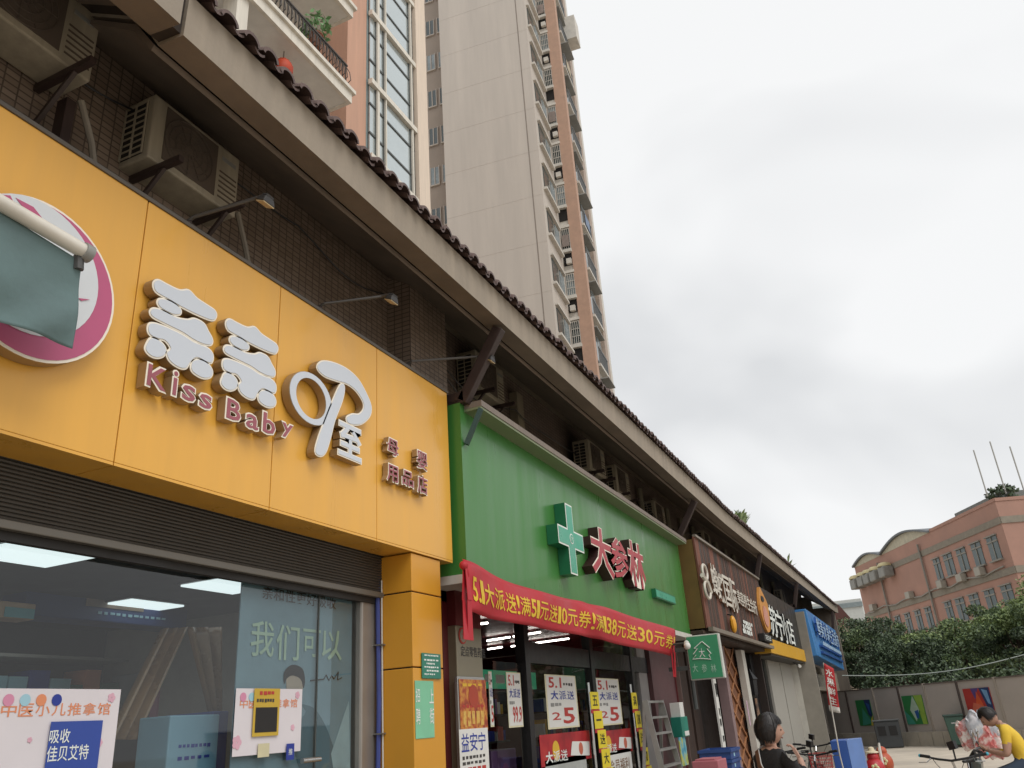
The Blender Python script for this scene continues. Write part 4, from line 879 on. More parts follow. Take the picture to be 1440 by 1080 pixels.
for j in range(nv):
    for i in range(nu): q = j * (nu + 1) + i; m.face((q, q + 1, q + nu + 2, q + nu + 1))
o = m.build('cloth', mat('banner red', 'b3232f', .55, var=.1, scale=2), bn, smooth=True); o.modifiers.new('t', 'SOLIDIFY').thickness = .003
TXT = '5.1大派送！满51元送10元券！满138元送30元券！'; widths = [(.34 if c_ == '1' else .58 if c_ in '5038' else .3 if c_ in '.！' else 1.0) for c_ in TXT]; tot = sum(widths); u = .03; M_by = mat('banner yellow', 'd9b52f', .6, var=.08)
for c_, w_ in zip(TXT, widths):
    du = w_ / tot * .96; ch = {'！': '!'}.get(c_, c_); me, bb = textmesh(ch, 0 if ch in '1!.' else .018); m = MB()
    bmz = bmesh.new(); bmz.from_mesh(me); bmesh.ops.subdivide_edges(bmz, edges=[e for e in bmz.edges if e.calc_length() > .2], cuts=2); bmesh.ops.triangulate(bmz, faces=bmz.faces); bmz.verts.index_update()
    lo, hi = (.30, .78) if ch != '.' else (.68, .78)
    m.v = [tuple(bsurf(u + du * (.06 + .88 * (p.co.x - bb[0]) / (bb[1] - bb[0])), hi - (hi - lo) * (p.co.y - bb[2]) / (bb[3] - bb[2]), .006)) for p in bmz.verts]
    for f_ in bmz.faces: m.face([v.index for v in f_.verts])
    bmz.free(); m.build('lettering', M_by, bn); u += du
def ribbon(x, y0, y1, spread, lab_name):
    a = onX(x, y0, BXn + .03); b = onX(x + 4, y1, BXn + .05); m = MB()
    for s in (-1, 1):
        p = [a + Vector((.01 * s, 0, 0)), a.lerp(b, .45) + Vector((.02 * s, s * spread * .3, 0)), b + Vector((0, s * spread, 0))]; d = Vector((0, .035, 0))
        for k in range(2): m.quad(p[k] - d * (1 + k * .2), p[k] + d * (1 + k * .2), p[k + 1] + d * (1.2 + k * .3), p[k + 1] - d * (1.2 + k * .3))
    o = m.build(lab_name, MATS['banner red'], bn); o.modifiers.new('t', 'SOLIDIFY').thickness = .006
ribbon(655, 800, 900, .05, 'ribbon'); ribbon(945, 890, 952, .03, 'ribbon')
MB().sphere(onX(652, 795, BXn + .02), .045, 10, 6).build('knot', MATS['banner red'], bn, smooth=True)
# shop front and interior
FX_ = -4.42; PHX = FX_; eY0, eY1 = 8.72, gY1 - .1
ph = thing('pharmacy_room', 'dark red interior of the pharmacy with lit tubes', 'shop interior', (-7, 12, 0)); M_mar = mat('maroon panel', '5e2024', .45, var=.15); M_marc = mat('maroon ceiling', '5c2326', .4, var=.1)
MB().box(-9.6, -9.5, 7.4, gY1, 0, 3.3).build('back_wall', M_mar, ph); MB().box(-9.5, -4.3, 7.34, 7.4, 0, 3.15).build('side_wall', M_mar, ph); MB().box(-9.5, -4.3, gY1 - .06, gY1, 0, 3.15).build('side_wall', M_mar, ph)
MB().box(-9.5, -3.95, 7.41, gY1 - .07, 3.16, 3.2).build('ceiling', M_marc, ph); MB().box(-9.5, -4.3, 7.41, gY1 - .07, .012, .03).build('floor', mat('pharmacy floor', '8d8880', .35), ph)
mw = MB().box(-4.36, -4.3, onX(624, 950, -4.3).y, onX(641, 950, -4.3).y + .2, 0, 3.14).build('front_pier', M_mar, ph)
T_ = emit('tube light', 'fff4ea', 10)
for k, (x0, y0, x1, y1) in enumerate(((685, 901, 717, 896), (722, 895, 760, 889), (686, 913, 706, 910), (719, 909, 800, 898), (686, 876, 692, 875), (900, 935, 916, 931))):
    a = onZ(x0, y0, 3.1); b = onZ(x1, y1, 3.1); a.x = max(a.x, -9.3); b.x = max(b.x, -9.3)
    t = thing('tube_light', 'lit white ceiling tube in the pharmacy, %s' % ('upper pair, left half', 'upper pair, right half', 'lower pair, left half', 'lower pair, right half behind the door post', 'short end above the others', 'short one behind the right door')[k], 'tube light', a, 'ceiling tubes of the pharmacy')
    if (b - a).length < .3: b = a + Vector((-.6, .0, 0))
    MB().tube([a, b], .013, 8).build('tube', T_, t, smooth=True); MB().bar(a + Vector((0, 0, .035)), b + Vector((0, 0, .035)), .03, .02).build('batten', M_frame, t)
# shelves with packs
MP = [M_ink[k] for k in ('white', 'green', 'red', 'gold', 'blue', 'grey')]
for lab, xa, ya, yb in (('left dark shelf stacked with small medicine packs', -6.2, 8.8, 10.6), ('middle dark shelf stacked with small medicine packs', -6.6, 11.0, 13.2), ('right dark shelf stacked with small medicine packs', -6.2, 13.8, 16.0)):
    t = thing('medicine_shelf', lab, 'shelf', (xa, ya, 0), 'shelves in the pharmacy'); m = MB(); m.box(xa, xa - .05, ya, yb, .02, 2.3)
    for z in (.3, .7, 1.1, 1.5, 1.9, 2.25): m.box(xa, xa + .35, ya, yb, z, z + .03)
    m.build('rack', mat('shelf dark', '3a3a38', .5), t); m = MB()
    for z in (.33, .73, 1.13, 1.53, 1.93):
        y = ya + .03
        while y < yb - .12: w_ = random.uniform(.05, .12); m.m = random.randrange(6); m.box(xa + .08, xa + .3, y, y + w_, z, z + random.uniform(.12, .28)); y += w_ + .012
    o = m.build('packs', MP, t); o['kind'] = 'stuff'
q = crect(745, 946, 778, 970, -5.4); t = thing('green_shelf_sign', 'green illuminated shelf header inside the pharmacy', 'sign', (-5.4, q[0], q[2])); MB().box(-5.4, -5.36, 9.6, 12.4, q[2], q[3]).build('panel', emit('green lightbox', '2f7d5c', .5), t); dashes((9.9, 12, q[2] + .06, q[3] - .06), -5.355, M_ink['white'], t, 6)
# frames and glass
pf = thing('pharmacy_front', 'black framed glass doors and windows of the pharmacy', 'shop window', (FX_, 12, 0)); Pg = glassmat('pharmacy glass', (.94, .95, .95), .0)
vy = [onX(x, 980, FX_).y for x in (692, 740, 833, 890, 925)]
for k, yv in enumerate(vy[1:4]): MB().box(FX_ - .08, FX_ + .06, yv - .07, yv + .07, 0, 3.15).build('post', M_black, pf, bevel=.005)
zt = onX(790, 922, FX_).z
MB().box(FX_ - .06, FX_ + .04, vy[1] + .072, eY1 - .3, zt - .14, zt + .12).build('transom', M_black, pf)
for a, b in zip([vy[0]] + vy[1:4], vy[1:4] + [vy[4]]):
    MB().box(FX_ - .015, FX_ - .003, a + .07, b - .07, .05, zt - .15).build('pane', Pg, pf)
    MB().box(FX_ - .015, FX_ - .003, a + .07, b - .07, zt + .13, 3.12).build('pane', Pg, pf)
MB().box(FX_ - .1, FX_ + .02, onX(895, 980, FX_).y + .25, onX(908, 980, FX_).y + .2, 0, 3.14).build('grey_jamb', mat('grey jamb', '8a8684', .6), pf)
MB().box(FX_ - .1, FX_ + .1, onX(908, 980, FX_).y + .22, onX(946, 980, FX_).y, 0, 3.14).build('brown_pier', mat('brown pier', '55383a', .6, var=.2), pf)
MB().box(FX_ - .1, FX_ + .2, onX(946, 980, FX_).y + .01, gY1 - .02, 0, 3.14).build('brown_pier', mat('taupe pier', '6e5a54', .6, var=.2), pf)
for x in (826, 885): p = onX(x, 960, FX_ + .1); MB().tube([(FX_ + .11, p.y, .7), (FX_ + .11, p.y, 2.25)], .02, 8).build('pull_handle', mat('steel handle', 'b9bab8', .25, .9), pf, smooth=True)
# advert column left of the door
cX = -4.2; r0 = crect(641, 879, 688, 1120, cX); ac = thing('advert_column', 'beige metal clad column with plaque and poster frame beside the pharmacy door', 'column', (cX, r0[0], 0))
MB().box(cX, cX - .3, r0[0], r0[1], 0, r0[3]).build('cladding', mat('champagne metal', '8d8672', .35, .4, var=.1), ac, bevel=.01); MB().box(cX, cX - .3, r0[0] + .002, r0[1] - .002, r0[3], 3.13).build('head_panel', M_mar, ac)
p = onX(650, 894, cX); em = MB().lathe([(.085, 0), (.085, .006)], (cX + .002, p.y, p.z), 24, 'X').build('emblem', M_ink['red'], ac); MB().lathe([(.068, 0), (.068, .004)], (cX + .008, p.y, p.z), 24, 'X').build('emblem_field', MATS['champagne metal'], em); glyph('大', (p.y - .04, p.y + .04, p.z - .04, p.z + .045), (cX + .014, 0, 0), *FX).build('emblem_print', M_ink['red'], em)
ftext('定点零售药店', prect(648, 908, 682, 926, cX), cX + .003, M_ink['dark'], ac, 'lettering', .01)
r = crect(642, 951, 688, 1120, cX + .03); MB().box(cX + .001, cX + .04, r[0], r[1], r[2], r[3]).build('poster_frame', mat('aluminium', 'b5b5b2', .35, .7, var=.08), ac, bevel=.006)
def poster(name, lab, rect, X, m, grp=None): return board(name, lab, 'poster', rect, X, m, .003, grp, 0)
def noiseprint(name, cols, scale):
    if name in MATS: return MATS[name]
    m = bpy.data.materials.new(name); m.use_nodes = True; MATS[name] = m; n = m.node_tree.nodes; l = m.node_tree.links; b = n['Principled BSDF']; b.inputs['Roughness'].default_value = .4
    t_ = n.new('ShaderNodeTexCoord'); v = n.new('ShaderNodeTexVoronoi'); v.inputs['Scale'].default_value = scale; nz_ = n.new('ShaderNodeTexNoise'); nz_.inputs['Scale'].default_value = scale * .7; nz_.inputs['Detail'].default_value = 5
    l.new(t_.outputs['Object'], nz_.inputs['Vector']); l.new(nz_.outputs['Color'], v.inputs['Vector']); c_ = n.new('ShaderNodeValToRGB'); l.new(nz_.outputs[0], c_.inputs[0])
    e = c_.color_ramp.elements; e[0].position = .32; e[0].color = lin(cols[0]); e[1].position = .7; e[1].color = lin(cols[-1])
    for k, cc in enumerate(cols[1:-1]): x = e.new(.32 + .38 * (k + 1) / (len(cols) - 1)); x.color = lin(cc)
    l.new(c_.outputs[0], b.inputs['Base Color']); return m
X = cX + .044; r = crect(645, 955, 686, 1026, X); t = poster('gold_poster', 'orange and gold printed poster in the aluminium frame', r, X, noiseprint('gold print', ('7a2f22', 'a8492a', 'c98a3a', '8a3326'), 14)); dashes(sub(r, .12, .08, .88, .14), X + .004, M_ink['gold'], t, 4); MB().lathe([(.11, 0), (.11, .002)], (X + .004, (r[0] + r[1]) / 2, r[3] - .16), 20, 'X').build('print', mat('print rust', 'a8402a', .5), t); dashes(sub(r, .1, .5, .9, .56), X + .004, M_ink['red'], t, 6); dashes(sub(r, .1, .62, .9, .95), X + .004, noiseprint('gold print light', ('c99a45', 'd7b25a', 'a8492a'), 20), t, 5)
X = cX + .046; r = crect(645, 1026, 690, 1120, X); t = poster('white_poster', 'white poster with bold blue characters below the gold poster', r, X, M_paper2); 
for j, ch in enumerate('益安宁'): ftext(ch, sub(r, .06 + j * .29, .06, .06 + j * .29 + .26, .32), X + .005, M_ink['blue'], t, 'print', .035)
dashes(sub(r, .08, .38, .9, .43), X + .004, M_ink['dark'], t, 7); dashes(sub(r, .08, .46, .9, .51), X + .004, M_ink['dark'], t, 6); dashes(sub(r, .08, .54, .9, .66), X + .004, M_ink['red'], t, 5)
# hand lettered sale posters
X = FX_ + .003
def sale(x0, y0, x1, y1, lab, big, small, rev=0):
    r = crect(x0, y0, x1, y1, X); t = poster('sale_poster', lab, r, X, mat('cream poster', 'd6cfae', .7, var=.04), 'hand lettered sale posters'); MB().box(X + .0035, X + .0045, *sub(r, .04, .02, .96, .97)).build('paper', M_paper2, t)
    ftext('5.1', sub(r, .1, .05, .5, .25), X + .007, M_ink['red'], t, 'print', .02); dashes(sub(r, .56, .15, .9, .21), X + .006, M_ink['dark'], t, 4)
    for j, ch in enumerate('大派送'): ftext(ch, sub(r, .14 + j * .26, .3, .14 + j * .26 + .23, .47), X + .007, M_ink['blue'], t, 'print', .03)
    dashes(sub(r, .12, .53, .5, .6), X + .006, M_ink['grey'], t, 3)
    if small: ftext(small, sub(r, .14, .7, .4, .84), X + .007, M_ink['red'], t, 'print', .01)
    ftext(big, sub(r, .48 if small else .3, .62, .86 if small else .92, .92), X + .007, M_ink['red'], t, 'print', .02)
sale(686, 944, 695, 1022, 'narrow edge of a sale poster beside the column', '5', None); sale(711, 945, 736, 1022, 'narrow sale poster priced 99.9 left of the black post', '99.9', None); sale(765, 948, 815, 1022, 'wide sale poster with red 5 in the left glass door', '5', '2'); sale(835, 953, 876, 1018, 'sale poster with red 5 behind the yellow strip', '5', '2')
M_redp = noiseprint('red promo print', ('8d1e26', 'a8242c', 'b83a35'), 6)
def promo(x0, y0, x1, y1, lab):
    r = crect(x0, y0, x1, y1, X); t = poster('promo_poster', lab, r, X, M_redp, 'red promotion posters'); MB().lathe([(.12, 0), (.12, .002)], (X + .004, r[0] + (r[1] - r[0]) * .28, r[2] + (r[3] - r[2]) * .45), 20, 'X').build('print', M_ink['gold'], t)
    for j, ch in enumerate('大派送'): ftext(ch, sub(r, .08 + j * .14, .55, .08 + j * .14 + .13, .92), X + .008, M_ink['white'], t, 'print', .03)
    flat([(y_, z_) for y_, z_ in ((r[0] + (r[1] - r[0]) * .55, r[2] + .08), (r[0] + (r[1] - r[0]) * .95, r[2] + .04), (r[0] + (r[1] - r[0]) * .97, r[2] + (r[3] - r[2]) * .6), (r[0] + (r[1] - r[0]) * .6, r[2] + (r[3] - r[2]) * .68))], M_paper2, t, 2, X + .003); MB().lathe([(.08, 0), (.08, .002)], (X + .010, r[0] + (r[1] - r[0]) * .77, r[2] + (r[3] - r[2]) * .4), 16, 'X').build('print', mat('print salmon', 'c0705a', .5), t)
promo(758, 1034, 832, 1066, 'red promotion poster with gold disc on the left door'); promo(840, 1029, 890, 1056, 'red promotion poster with gold disc on the right door')
r = crect(766, 1070, 829, 1120, X); t = poster('white_screen', 'pale grey sheet low on the left pharmacy door', r, X, mat('grey sheet', 'a9aca8', .6))
r = crect(845, 1059, 893, 1110, X); t = poster('member_poster', 'cream member benefits notice low on the right pharmacy door', r, X, M_paper2); ftext('人会员福利', sub(r, .06, .2, .9, .5), X + .006, M_ink['brown'], t, 'print', .01)
t, r = inbox('purple_display', 'dark purple display behind the left pharmacy window', 'display', 691, 1056, 730, 1130, -4.7, mat('purple display', '4a3355', .4, var=.3, scale=5), .3); MB().lathe([(.1, 0), (.1, .003)], (-4.695, (r[0] + r[1]) / 2, r[3] - .25), 16, 'X').build('print', M_ink['plum'], t)
# yellow strips on the door frames
M_ystr = mat('yellow strip', 'e0cc2f', .5, var=.05)
def strip(x0, y0, x1, n, chars, lab, step):
    Xs = FX_ + .14; t = None
    for k in range(n):
        r = crect(x0 + k * 5.4, y0 + k * step, x1 + k * 5.4, y0 + (k + 1) * step - 3, Xs)
        if t is None: t = thing('yellow_strip', lab, 'sign strip', (Xs, r[0], 0), 'yellow strips on the door posts')
        o = MB().box(Xs, Xs + .006, *r).build('card', M_ystr, t, bevel=.002); MB().box(Xs - .004, Xs + .003, r[0], r[1], r[2] - .055, r[2] - .004).build('divider', MATS['banner red'], t)
        if k < len(chars): ftext(chars[k], sub(r, .2, .2, .8, .8) if chars[k] != '一' else sub(r, .2, .46, .8, .56), Xs + .009, M_ink['black'], o, 'print', .015)
strip(829, 973, 843, 6, ['五', '一', '送', '大', '派', '送'], 'yellow card strip reading downwards on the left door post', 27); strip(887, 974, 897, 6, ['满', '138', '送', '30', '元', '券'], 'yellow card strip with 138 and 30 on the right door post', 26)
# projecting green sign, camera, ladder
r0 = onY(963, 895, 15); r1 = onY(1020, 953, 15)
pg = thing('projecting_sign', 'square green projecting sign with white tree outline', 'sign', (r0.x, 15, r1.z)); MB().box(r0.x, r1.x, 15, 15.12, r1.z, r0.z).build('box', mat('sign edge white', 'c9cbc4', .5), pg, bevel=.01); MB().box(r0.x + .02, r1.x - .03, 14.985, 14.998, r1.z + .02, r0.z - .02).build('face', mat('projecting green', '3a8f68', .4, var=.06), pg)
def P15(x, y): p = onY(x, y, 14.98); return Vector((p.x, 14.975, p.z))
tr = [(987, 902), (976, 912), (981, 912), (975, 920), (979, 921), (974, 927), (986, 926), (1000, 927), (997, 921), (1000, 919), (994, 912), (998, 911), (987, 902)]
MB().tube([P15(*p) for p in tr], .008, 5).build('tree_outline', M_ink['white'], pg)
def ytext(s, x0, y0, x1, y1, Y, m, parent, bold=0): a = onY(x0, y0, Y); b = onY(x1, y1, Y); return glyph(s, (a.x, b.x, b.z, a.z), (0, Y, 0), *FY, bold=bold).build('lettering', m, parent)
ytext('大', 982, 912, 992, 924, 14.975, M_ink['white'], pg)
for ch, x in (('大', 973), ('参', 986), ('林', 999)): ytext(ch, x, 934, x + 9, 945, 14.975, mat('ink pale green', 'a5cbb6', .6, var=0), pg)
MB().box(-3.9, r0.x, 15.03, 15.09, r0.z - .25, r0.z - .18).build('arm', M_frame, pg); MB().box(-3.9, r0.x, 15.03, 15.09, r1.z + .18, r1.z + .25).build('arm', M_frame, pg)
MB().tube([P15(966, 955) + Vector((.02, .3, 0)), P15(966, 955) + Vector((.02, .3, -.5))], .04, 8).build('ballast', M_frame, pg)
c = onY(966, 907, 14.6); sc_c = thing('security_camera', 'small white dome security camera beside the green projecting sign', 'camera', c); MB().tube([c, c + Vector((-.05, .2, .05))], [.055, .045], 12).build('body', M_wht, sc_c, smooth=True); MB().sphere(c + Vector((.01, -.03, -.02)), .06, 12, 8).build('dome', M_wht, sc_c, smooth=True); MB().tube([c + Vector((-.05, .2, .05)), c + Vector((-.35, .25, .05))], .02, 6).build('bracket', M_frame, sc_c)
la = thing('step_ladder', 'aluminium step ladder leaning at the pharmacy pier', 'ladder', (-4.0, 13.0, 0)); M_al = mat('ladder aluminium', 'a5a5a2', .4, .6, var=.12)
lx = -4.1; yl0 = onX(907, 985, lx).y; yl1 = onX(929, 984, lx).y; zl = onX(918, 985, lx).z
for s, yy in ((-1, yl0), (1, yl1)):
    MB().bar((lx + .3, yy + s * .1, 0), (lx, yy, zl), .03, .09).build('rail', M_al, la); MB().bar((lx - .25, yy + s * .1, 0), (lx - .02, yy, zl - .05), .025, .05).build('rear_rail', M_al, la)
for k in range(1, 9): f_ = k / 8; MB().box(lx + .3 * (1 - f_) - .05, lx + .3 * (1 - f_) + .05, yl0 - .1 * (1 - f_) + .016, yl1 + .1 * (1 - f_) - .016, zl * f_ - .04, zl * f_ - .005).build('step', M_al, la)
r = crect(957, 1008, 970, 1035, -4.0); t = thing('post_box', 'small green box with white label on the pier', 'box', (-4.0, r[0], r[2])); MB().box(-4.0, -4.2, *r).build('body', mat('teal box', '1f7d6a', .5), t, bevel=.01); MB().box(-3.998, -3.995, *sub(r, .3, .72, .95, .95)).build('label_sheet', M_paper2, t); MB().box(-4.2, -4.02, r[0] + .1, r[1] - .1, r[3], r[3] + .25).build('top_box', M_paper2, t)
r = crect(957, 1037, 971, 1075, -4.0); board('small_poster', 'blue and yellow small poster below the green box', 'poster', r, -4.05, noiseprint('bright print', ('2f86a8', '6fb6c4', 'c9c04a', '3f9f6a'), 8), .02)

# ================================================================ wooden sign shop
M_wood = [mat('rust wood plank %s' % k, c, .7, var=.4, scale=3, bump=.3, bscale=20, streak=True) for k, c in (('dark', '3d2d25'), ('mid', '56392c'), ('warm', '734635'))]
M_wdark = mat('smoked oak', '3a2c22', .6, var=.35, streak=True)
WX = -3.55; wY0, wY1 = 17.25, 25.0; wB, wT = onX(1000, 884, WX).z, onX(1000, 772, WX).z
ws = thing('wooden_signboard', 'weathered wooden plank signboard with white brush lettering', 'signboard', (WX, wY0, wB))
yy = wY0; k = 0; rs = random.Random(3)
while yy < wY1 - .05:
    w_ = min(rs.uniform(.16, .26), wY1 - yy); m = MB(); zmid = wB + (wT - wB) * .33
    b = bend(yy); MB().box(WX + b, WX - .04 + b + rs.uniform(-.006, .006), yy, yy + w_ - .012, wB, wT).build('plank', M_wood[rs.choice((0, 1, 1, 2))] if rs.random() < .9 else M_wdark, ws); yy += w_; k += 1
MB().hexa([(WX - .7, wY0, wB), (WX - .05, wY0, wB), (WX - .05 + bend(wY1), wY1, wB), (WX - .7 + bend(wY1), wY1, wB), (WX - .7, wY0, wT - .05), (WX - .05, wY0, wT - .05), (WX - .05 + bend(wY1), wY1, wT - .05), (WX - .7 + bend(wY1), wY1, wT - .05)]).build('box', mat('ochre side board', '6b5426', .6, var=.2), ws)
MB().bar((WX + .06, wY0, wB - .03), (WX + .06 + bend(wY1), wY1, wB - .03), .1, .08).build('bottom_rail', mat('grey rail', '7d7468', .5), ws); MB().bar((WX + .01, wY0, wT + .02), (WX + .01 + bend(wY1), wY1, wT + .02), .07, .05).build('top_rail', mat('grey rail', '7d7468', .5), ws)
sl_ = MB()
for k in range(7): sl_.bar((WX - .05 - k * .09, wY0 + .1, wB - .02), (WX - .05 - k * .09 + bend(wY1), wY1, wB - .02), .03, .05)
sl_.build('underside_slats', M_wdark, ws)
WL = WX + .07
M_wl = mat('wood sign letter', 'cfc9bd', .5, var=.08); M_wls = mat('wood sign letter side', '6b4a33', .6)
def wl(s, x0, y0, x1, y1, bold=.02):
    p = onX((x0 + x1) / 2, (y0 + y1) / 2, WL); r = prect(x0, y0, x1, y1, WL + bend(p.y)); X_ = WL + bend(p.y)
    o = glyph(s, r, (X_ - .055, 0, 0), *FX, depth=.05, bold=bold).build('letter', M_wls, ws); glyph(s, r, (X_, 0, 0), *FX, depth=.004, bold=bold).build('face', M_wl, o)
# round emblem and brush characters
p = onX(993, 818, WL); m = MB()
for (cz, rr_) in ((.2, .25), (-.17, .29)):
    for s in (0,): m.tube([(WL, p.y + math.cos(t) * rr_ * .9, p.z + cz + math.sin(t) * rr_ * .62) for t in np.linspace(0, 6.28, 20)], .03, 6)
m.tube([(WL, p.y - .3, p.z + .1), (WL, p.y + .1, p.z), (WL, p.y + .3, p.z - .2)], .05, 6); m.build('emblem', M_wl, ws, smooth=True)
for s, q in (('蜂', (1001, 793, 1009, 838)), ('蝶', (1009, 805, 1018, 848)), ('国', (1019, 810, 1028, 856)), ('际', (1029, 815, 1036, 862))): wl(s, *q)
for j, ch in enumerate('美容养生会所'): wl(ch, 1037 + j * 4.6, 829 + j * 3.1, 1041 + j * 4.6, 850 + j * 3.0, .01)
for j in range(3): x0, y0 = 1048, 872 + j * 6; r = prect(x0, y0, 1063, y0 + 12, WX + .012 + .07); dashes(r, WX + .02 + bend(r[0]), M_ink['white'], ws, 6)
p = onX(1031, 878, WX + .1); t = thing('sign_lamp', 'small amber lamp fixed to the wooden sign', 'lamp', p); MB().sphere(p + Vector((bend(p.y), 0, 0)), (.08, .1, .2), 10, 8).build('globe', mat('amber glass', 'd79a2c', .3, var=.1), t, smooth=True); MB().bar(p + Vector((bend(p.y), 0, .2)), p + Vector((bend(p.y) - .15, 0, .25)), .03).build('arm', M_black, t)
# front below
wf = thing('massage_shop_front', 'dark timber shop front under the wooden sign', 'shop front', (-4.6, 21, 0)); MB().box(-5.3, -5.2, gY1, 25.3, 0, wB).build('back_wall', mat('dark wall', '2c211c', .7, var=.2), wf); MB().box(-5.2, -3.8, 25.05, 25.2, 0, wB).build('side_wall', mat('dark wall', '2c211c', .7, var=.2), wf); MB().box(-5.2, -3.62, gY1, 25.05, wB - .12, wB - .05).build('ceiling', M_wdark, wf)
for y in (17.4, 18.3, 19.2): MB().box(-4.7, -4.55, y, y + .7, 0, wB - .15).build('timber_panel', M_wood[0], wf)
yL0, yL1 = onX(1033, 1010, -4.0).y, onX(1050, 1010, -4.0).y
MB().box(-4.2, -4.05, yL0, yL1, 0, wB - .15).build('lattice_backing', mat('lattice wood', '7a4f35', .7, var=.3, streak=True), wf); m = MB(); z = .0
while z < wB - .8:
    m.bar((-4.03, yL0 + .05, z), (-4.03, yL1 - .05, z + .75), .05, .03, (1, 0, 0)); m.bar((-4.02, yL1 - .05, z), (-4.02, yL0 + .05, z + .75), .05, .03, (1, 0, 0)); z += .5
m.build('lattice', mat('lattice light', 'a4714b', .6, var=.2), wf)
MB().box(-4.2, -3.98, yL0 - .35, yL0 - .05, 0, wB - .15).build('pinkish_post', mat('mauve post', '8b7474', .6, var=.15), wf)
r = crect(1003, 950, 1022, 1100, -4.1); t = thing('calligraphy_board', 'tall white board with black brush strokes beside the lattice', 'board', (-4.1, r[0], r[2])); MB().box(-4.1, -4.06, *r).build('sheet', M_paper2, t); 
for (a0, b0, a1, b1) in ((.1, .08, .8, .22), (.25, .32, .6, .4), (.3, .42, .9, .5), (.2, .58, .7, .64)): dashes(sub(r, a0, b0, a1, b1), -4.055, M_ink['black'], t, 3)
p = onX(1057, 962, -3.9); t = thing('wall_lantern', 'small black lantern on the white post beside the lattice', 'lantern', p); MB().lathe([(.02, -.35), (.12, -.28), (.15, .1), (.18, .12), (.05, .3), (.02, .38)], p, 6).build('cage', M_black, t); MB().lathe([(.09, -.2), (.11, .05)], p + Vector((.0, 0, 0)), 6).build('glass', mat('lantern glass', 'b9b09a', .3), t); MB().bar(p + Vector((0, 0, .3)), p + Vector((-.2, 0, .4)), .03).build('bracket', M_black, t)
# ================================================================ convenience shop: black sign with yellow band
BXs = -3.6; bY0_, bY1_ = 25.25, 32.4
def bb(m, X0, X1, Y0, Y1, z0, z1): return m.hexa([(X0 + bend(y), y, z) if i in (0, 3) else (X1 + bend(y), y, z) for z in (z0, z1) for i, y in ((0, Y0), (1, Y0), (2, Y1), (3, Y1))])
kB, kM, kT = onX(1098, 921, BXs + .18).z, onX(1098, 903, BXs + .18).z, onX(1098, 843, BXs + .18).z
cs = thing('black_signboard', 'black convenience shop signboard with white lettering and yellow lower band', 'signboard', (BXs, bY0_, kB))
bb(MB(), BXs - .4, BXs, bY0_, bY1_, kM, kT).build('face', mat('black sign face', '24231f', .4, var=.1), cs); bb(MB(), BXs - .4, BXs + .06, bY0_ - .3, bY1_, kB, kM - .005).build('yellow_band', mat('sign yellow', 'd2a02a', .45, var=.08), cs)
for s, q in (('苏', (1083, 852, 1092, 897)), ('宁', (1092, 858, 1101, 902)), ('小', (1101, 864, 1108, 906)), ('店', (1108, 870, 1116, 908))):
    Xc = BXs + .08; p = onX((q[0] + q[2]) / 2, (q[1] + q[3]) / 2, Xc + .15); r = prect(*q, Xc + bend(p.y)); o = glyph(s, r, (BXs + .003 + bend(p.y), 0, 0), *FX, depth=.07, bold=.02).build('letter', mat('black return', '161616', .5), cs); glyph(s, r, (Xc + bend(p.y), 0, 0), *FX, depth=.004, bold=.012).build('face', M_ink['white'], o)
Xc = BXs + .1 + bend(26); P6 = lambda x, y: (onX(x, y, Xc).y, onX(x, y, Xc).z)
o = MB().prism(smooth_closed([P6(*q) for q in ((1068, 826), (1072, 832), (1080, 850), (1083, 870), (1084, 886), (1080, 888), (1074, 872), (1069, 850))], 3), (BXs + .02 + bend(26), 0, 0), *FX[:2], FX[2] * .07).build('emblem', mat('emblem orange', 'c98d45', .5, var=.1), cs)
MB().prism(smooth_closed([P6(*q) for q in ((1073, 852), (1078, 858), (1081, 872), (1080, 882), (1075, 872))], 3), (Xc, 0, 0), *FX[:2], FX[2] * .01).build('emblem_print', mat('emblem pink', 'c88f7c', .5), o); MB().prism(smooth_closed([P6(*q) for q in ((1070, 838), (1073, 840), (1074, 846), (1071, 845))], 3), (Xc, 0, 0), *FX[:2], FX[2] * .01).build('emblem_print', M_ink['black'], o)
r = crect(1073, 890, 1086, 905, BXs + .25); t = thing('lightbox_sign', 'small black lightbox with white print hanging from the yellow band', 'sign', (BXs + .1, r[0], r[2])); MB().box(BXs + .12, BXs + .27, *r).build('box', M_black, t, bevel=.01); 
for k in range(3): dashes(sub(r, .15, .2 + .22 * k, .85, .32 + .22 * k), BXs + .272, M_ink['white'], t, 4)
cf = thing('convenience_front', 'pale panelled shop front with white posts under the black sign', 'shop front', (-4.2, 29, 0)); bb(MB(), -5.2, -5.1, 25.25, 33, 0, kB).build('back_wall', mat('dim wall', '4a4844', .8), cf)
bb(MB(), -5.1, -3.6, 25.25, 33, kB - .06, kB - .01).build('ceiling', mat('dim wall', '4a4844', .8), cf)
def post(x0, x1, y, m, X=-4.0, d=.18, nm='panel'):
    a = onX(x0, y, X + .1).y; b = onX(x1, y, X + .1).y; bb(MB(), X - d, X, a, b, 0, kB - .02).build(nm, m, cf)
M_pn = mat('pale grey panel', 'a5a29a', .6, var=.1, streak=True); M_pw = mat('white post', 'c2bfb6', .6, var=.12)
post(1060, 1064, 1000, M_pw, -3.85, .15, 'post'); post(1068, 1076, 1000, M_black, -4.1); post(1077, 1083, 1000, M_pn, -4.15); post(1084, 1087, 1000, M_black, -4.1); post(1088, 1103, 990, M_pn, -4.12); post(1104, 1123, 990, M_pn, -4.1); post(1124, 1131, 980, M_pw, -3.9, .3, 'post')
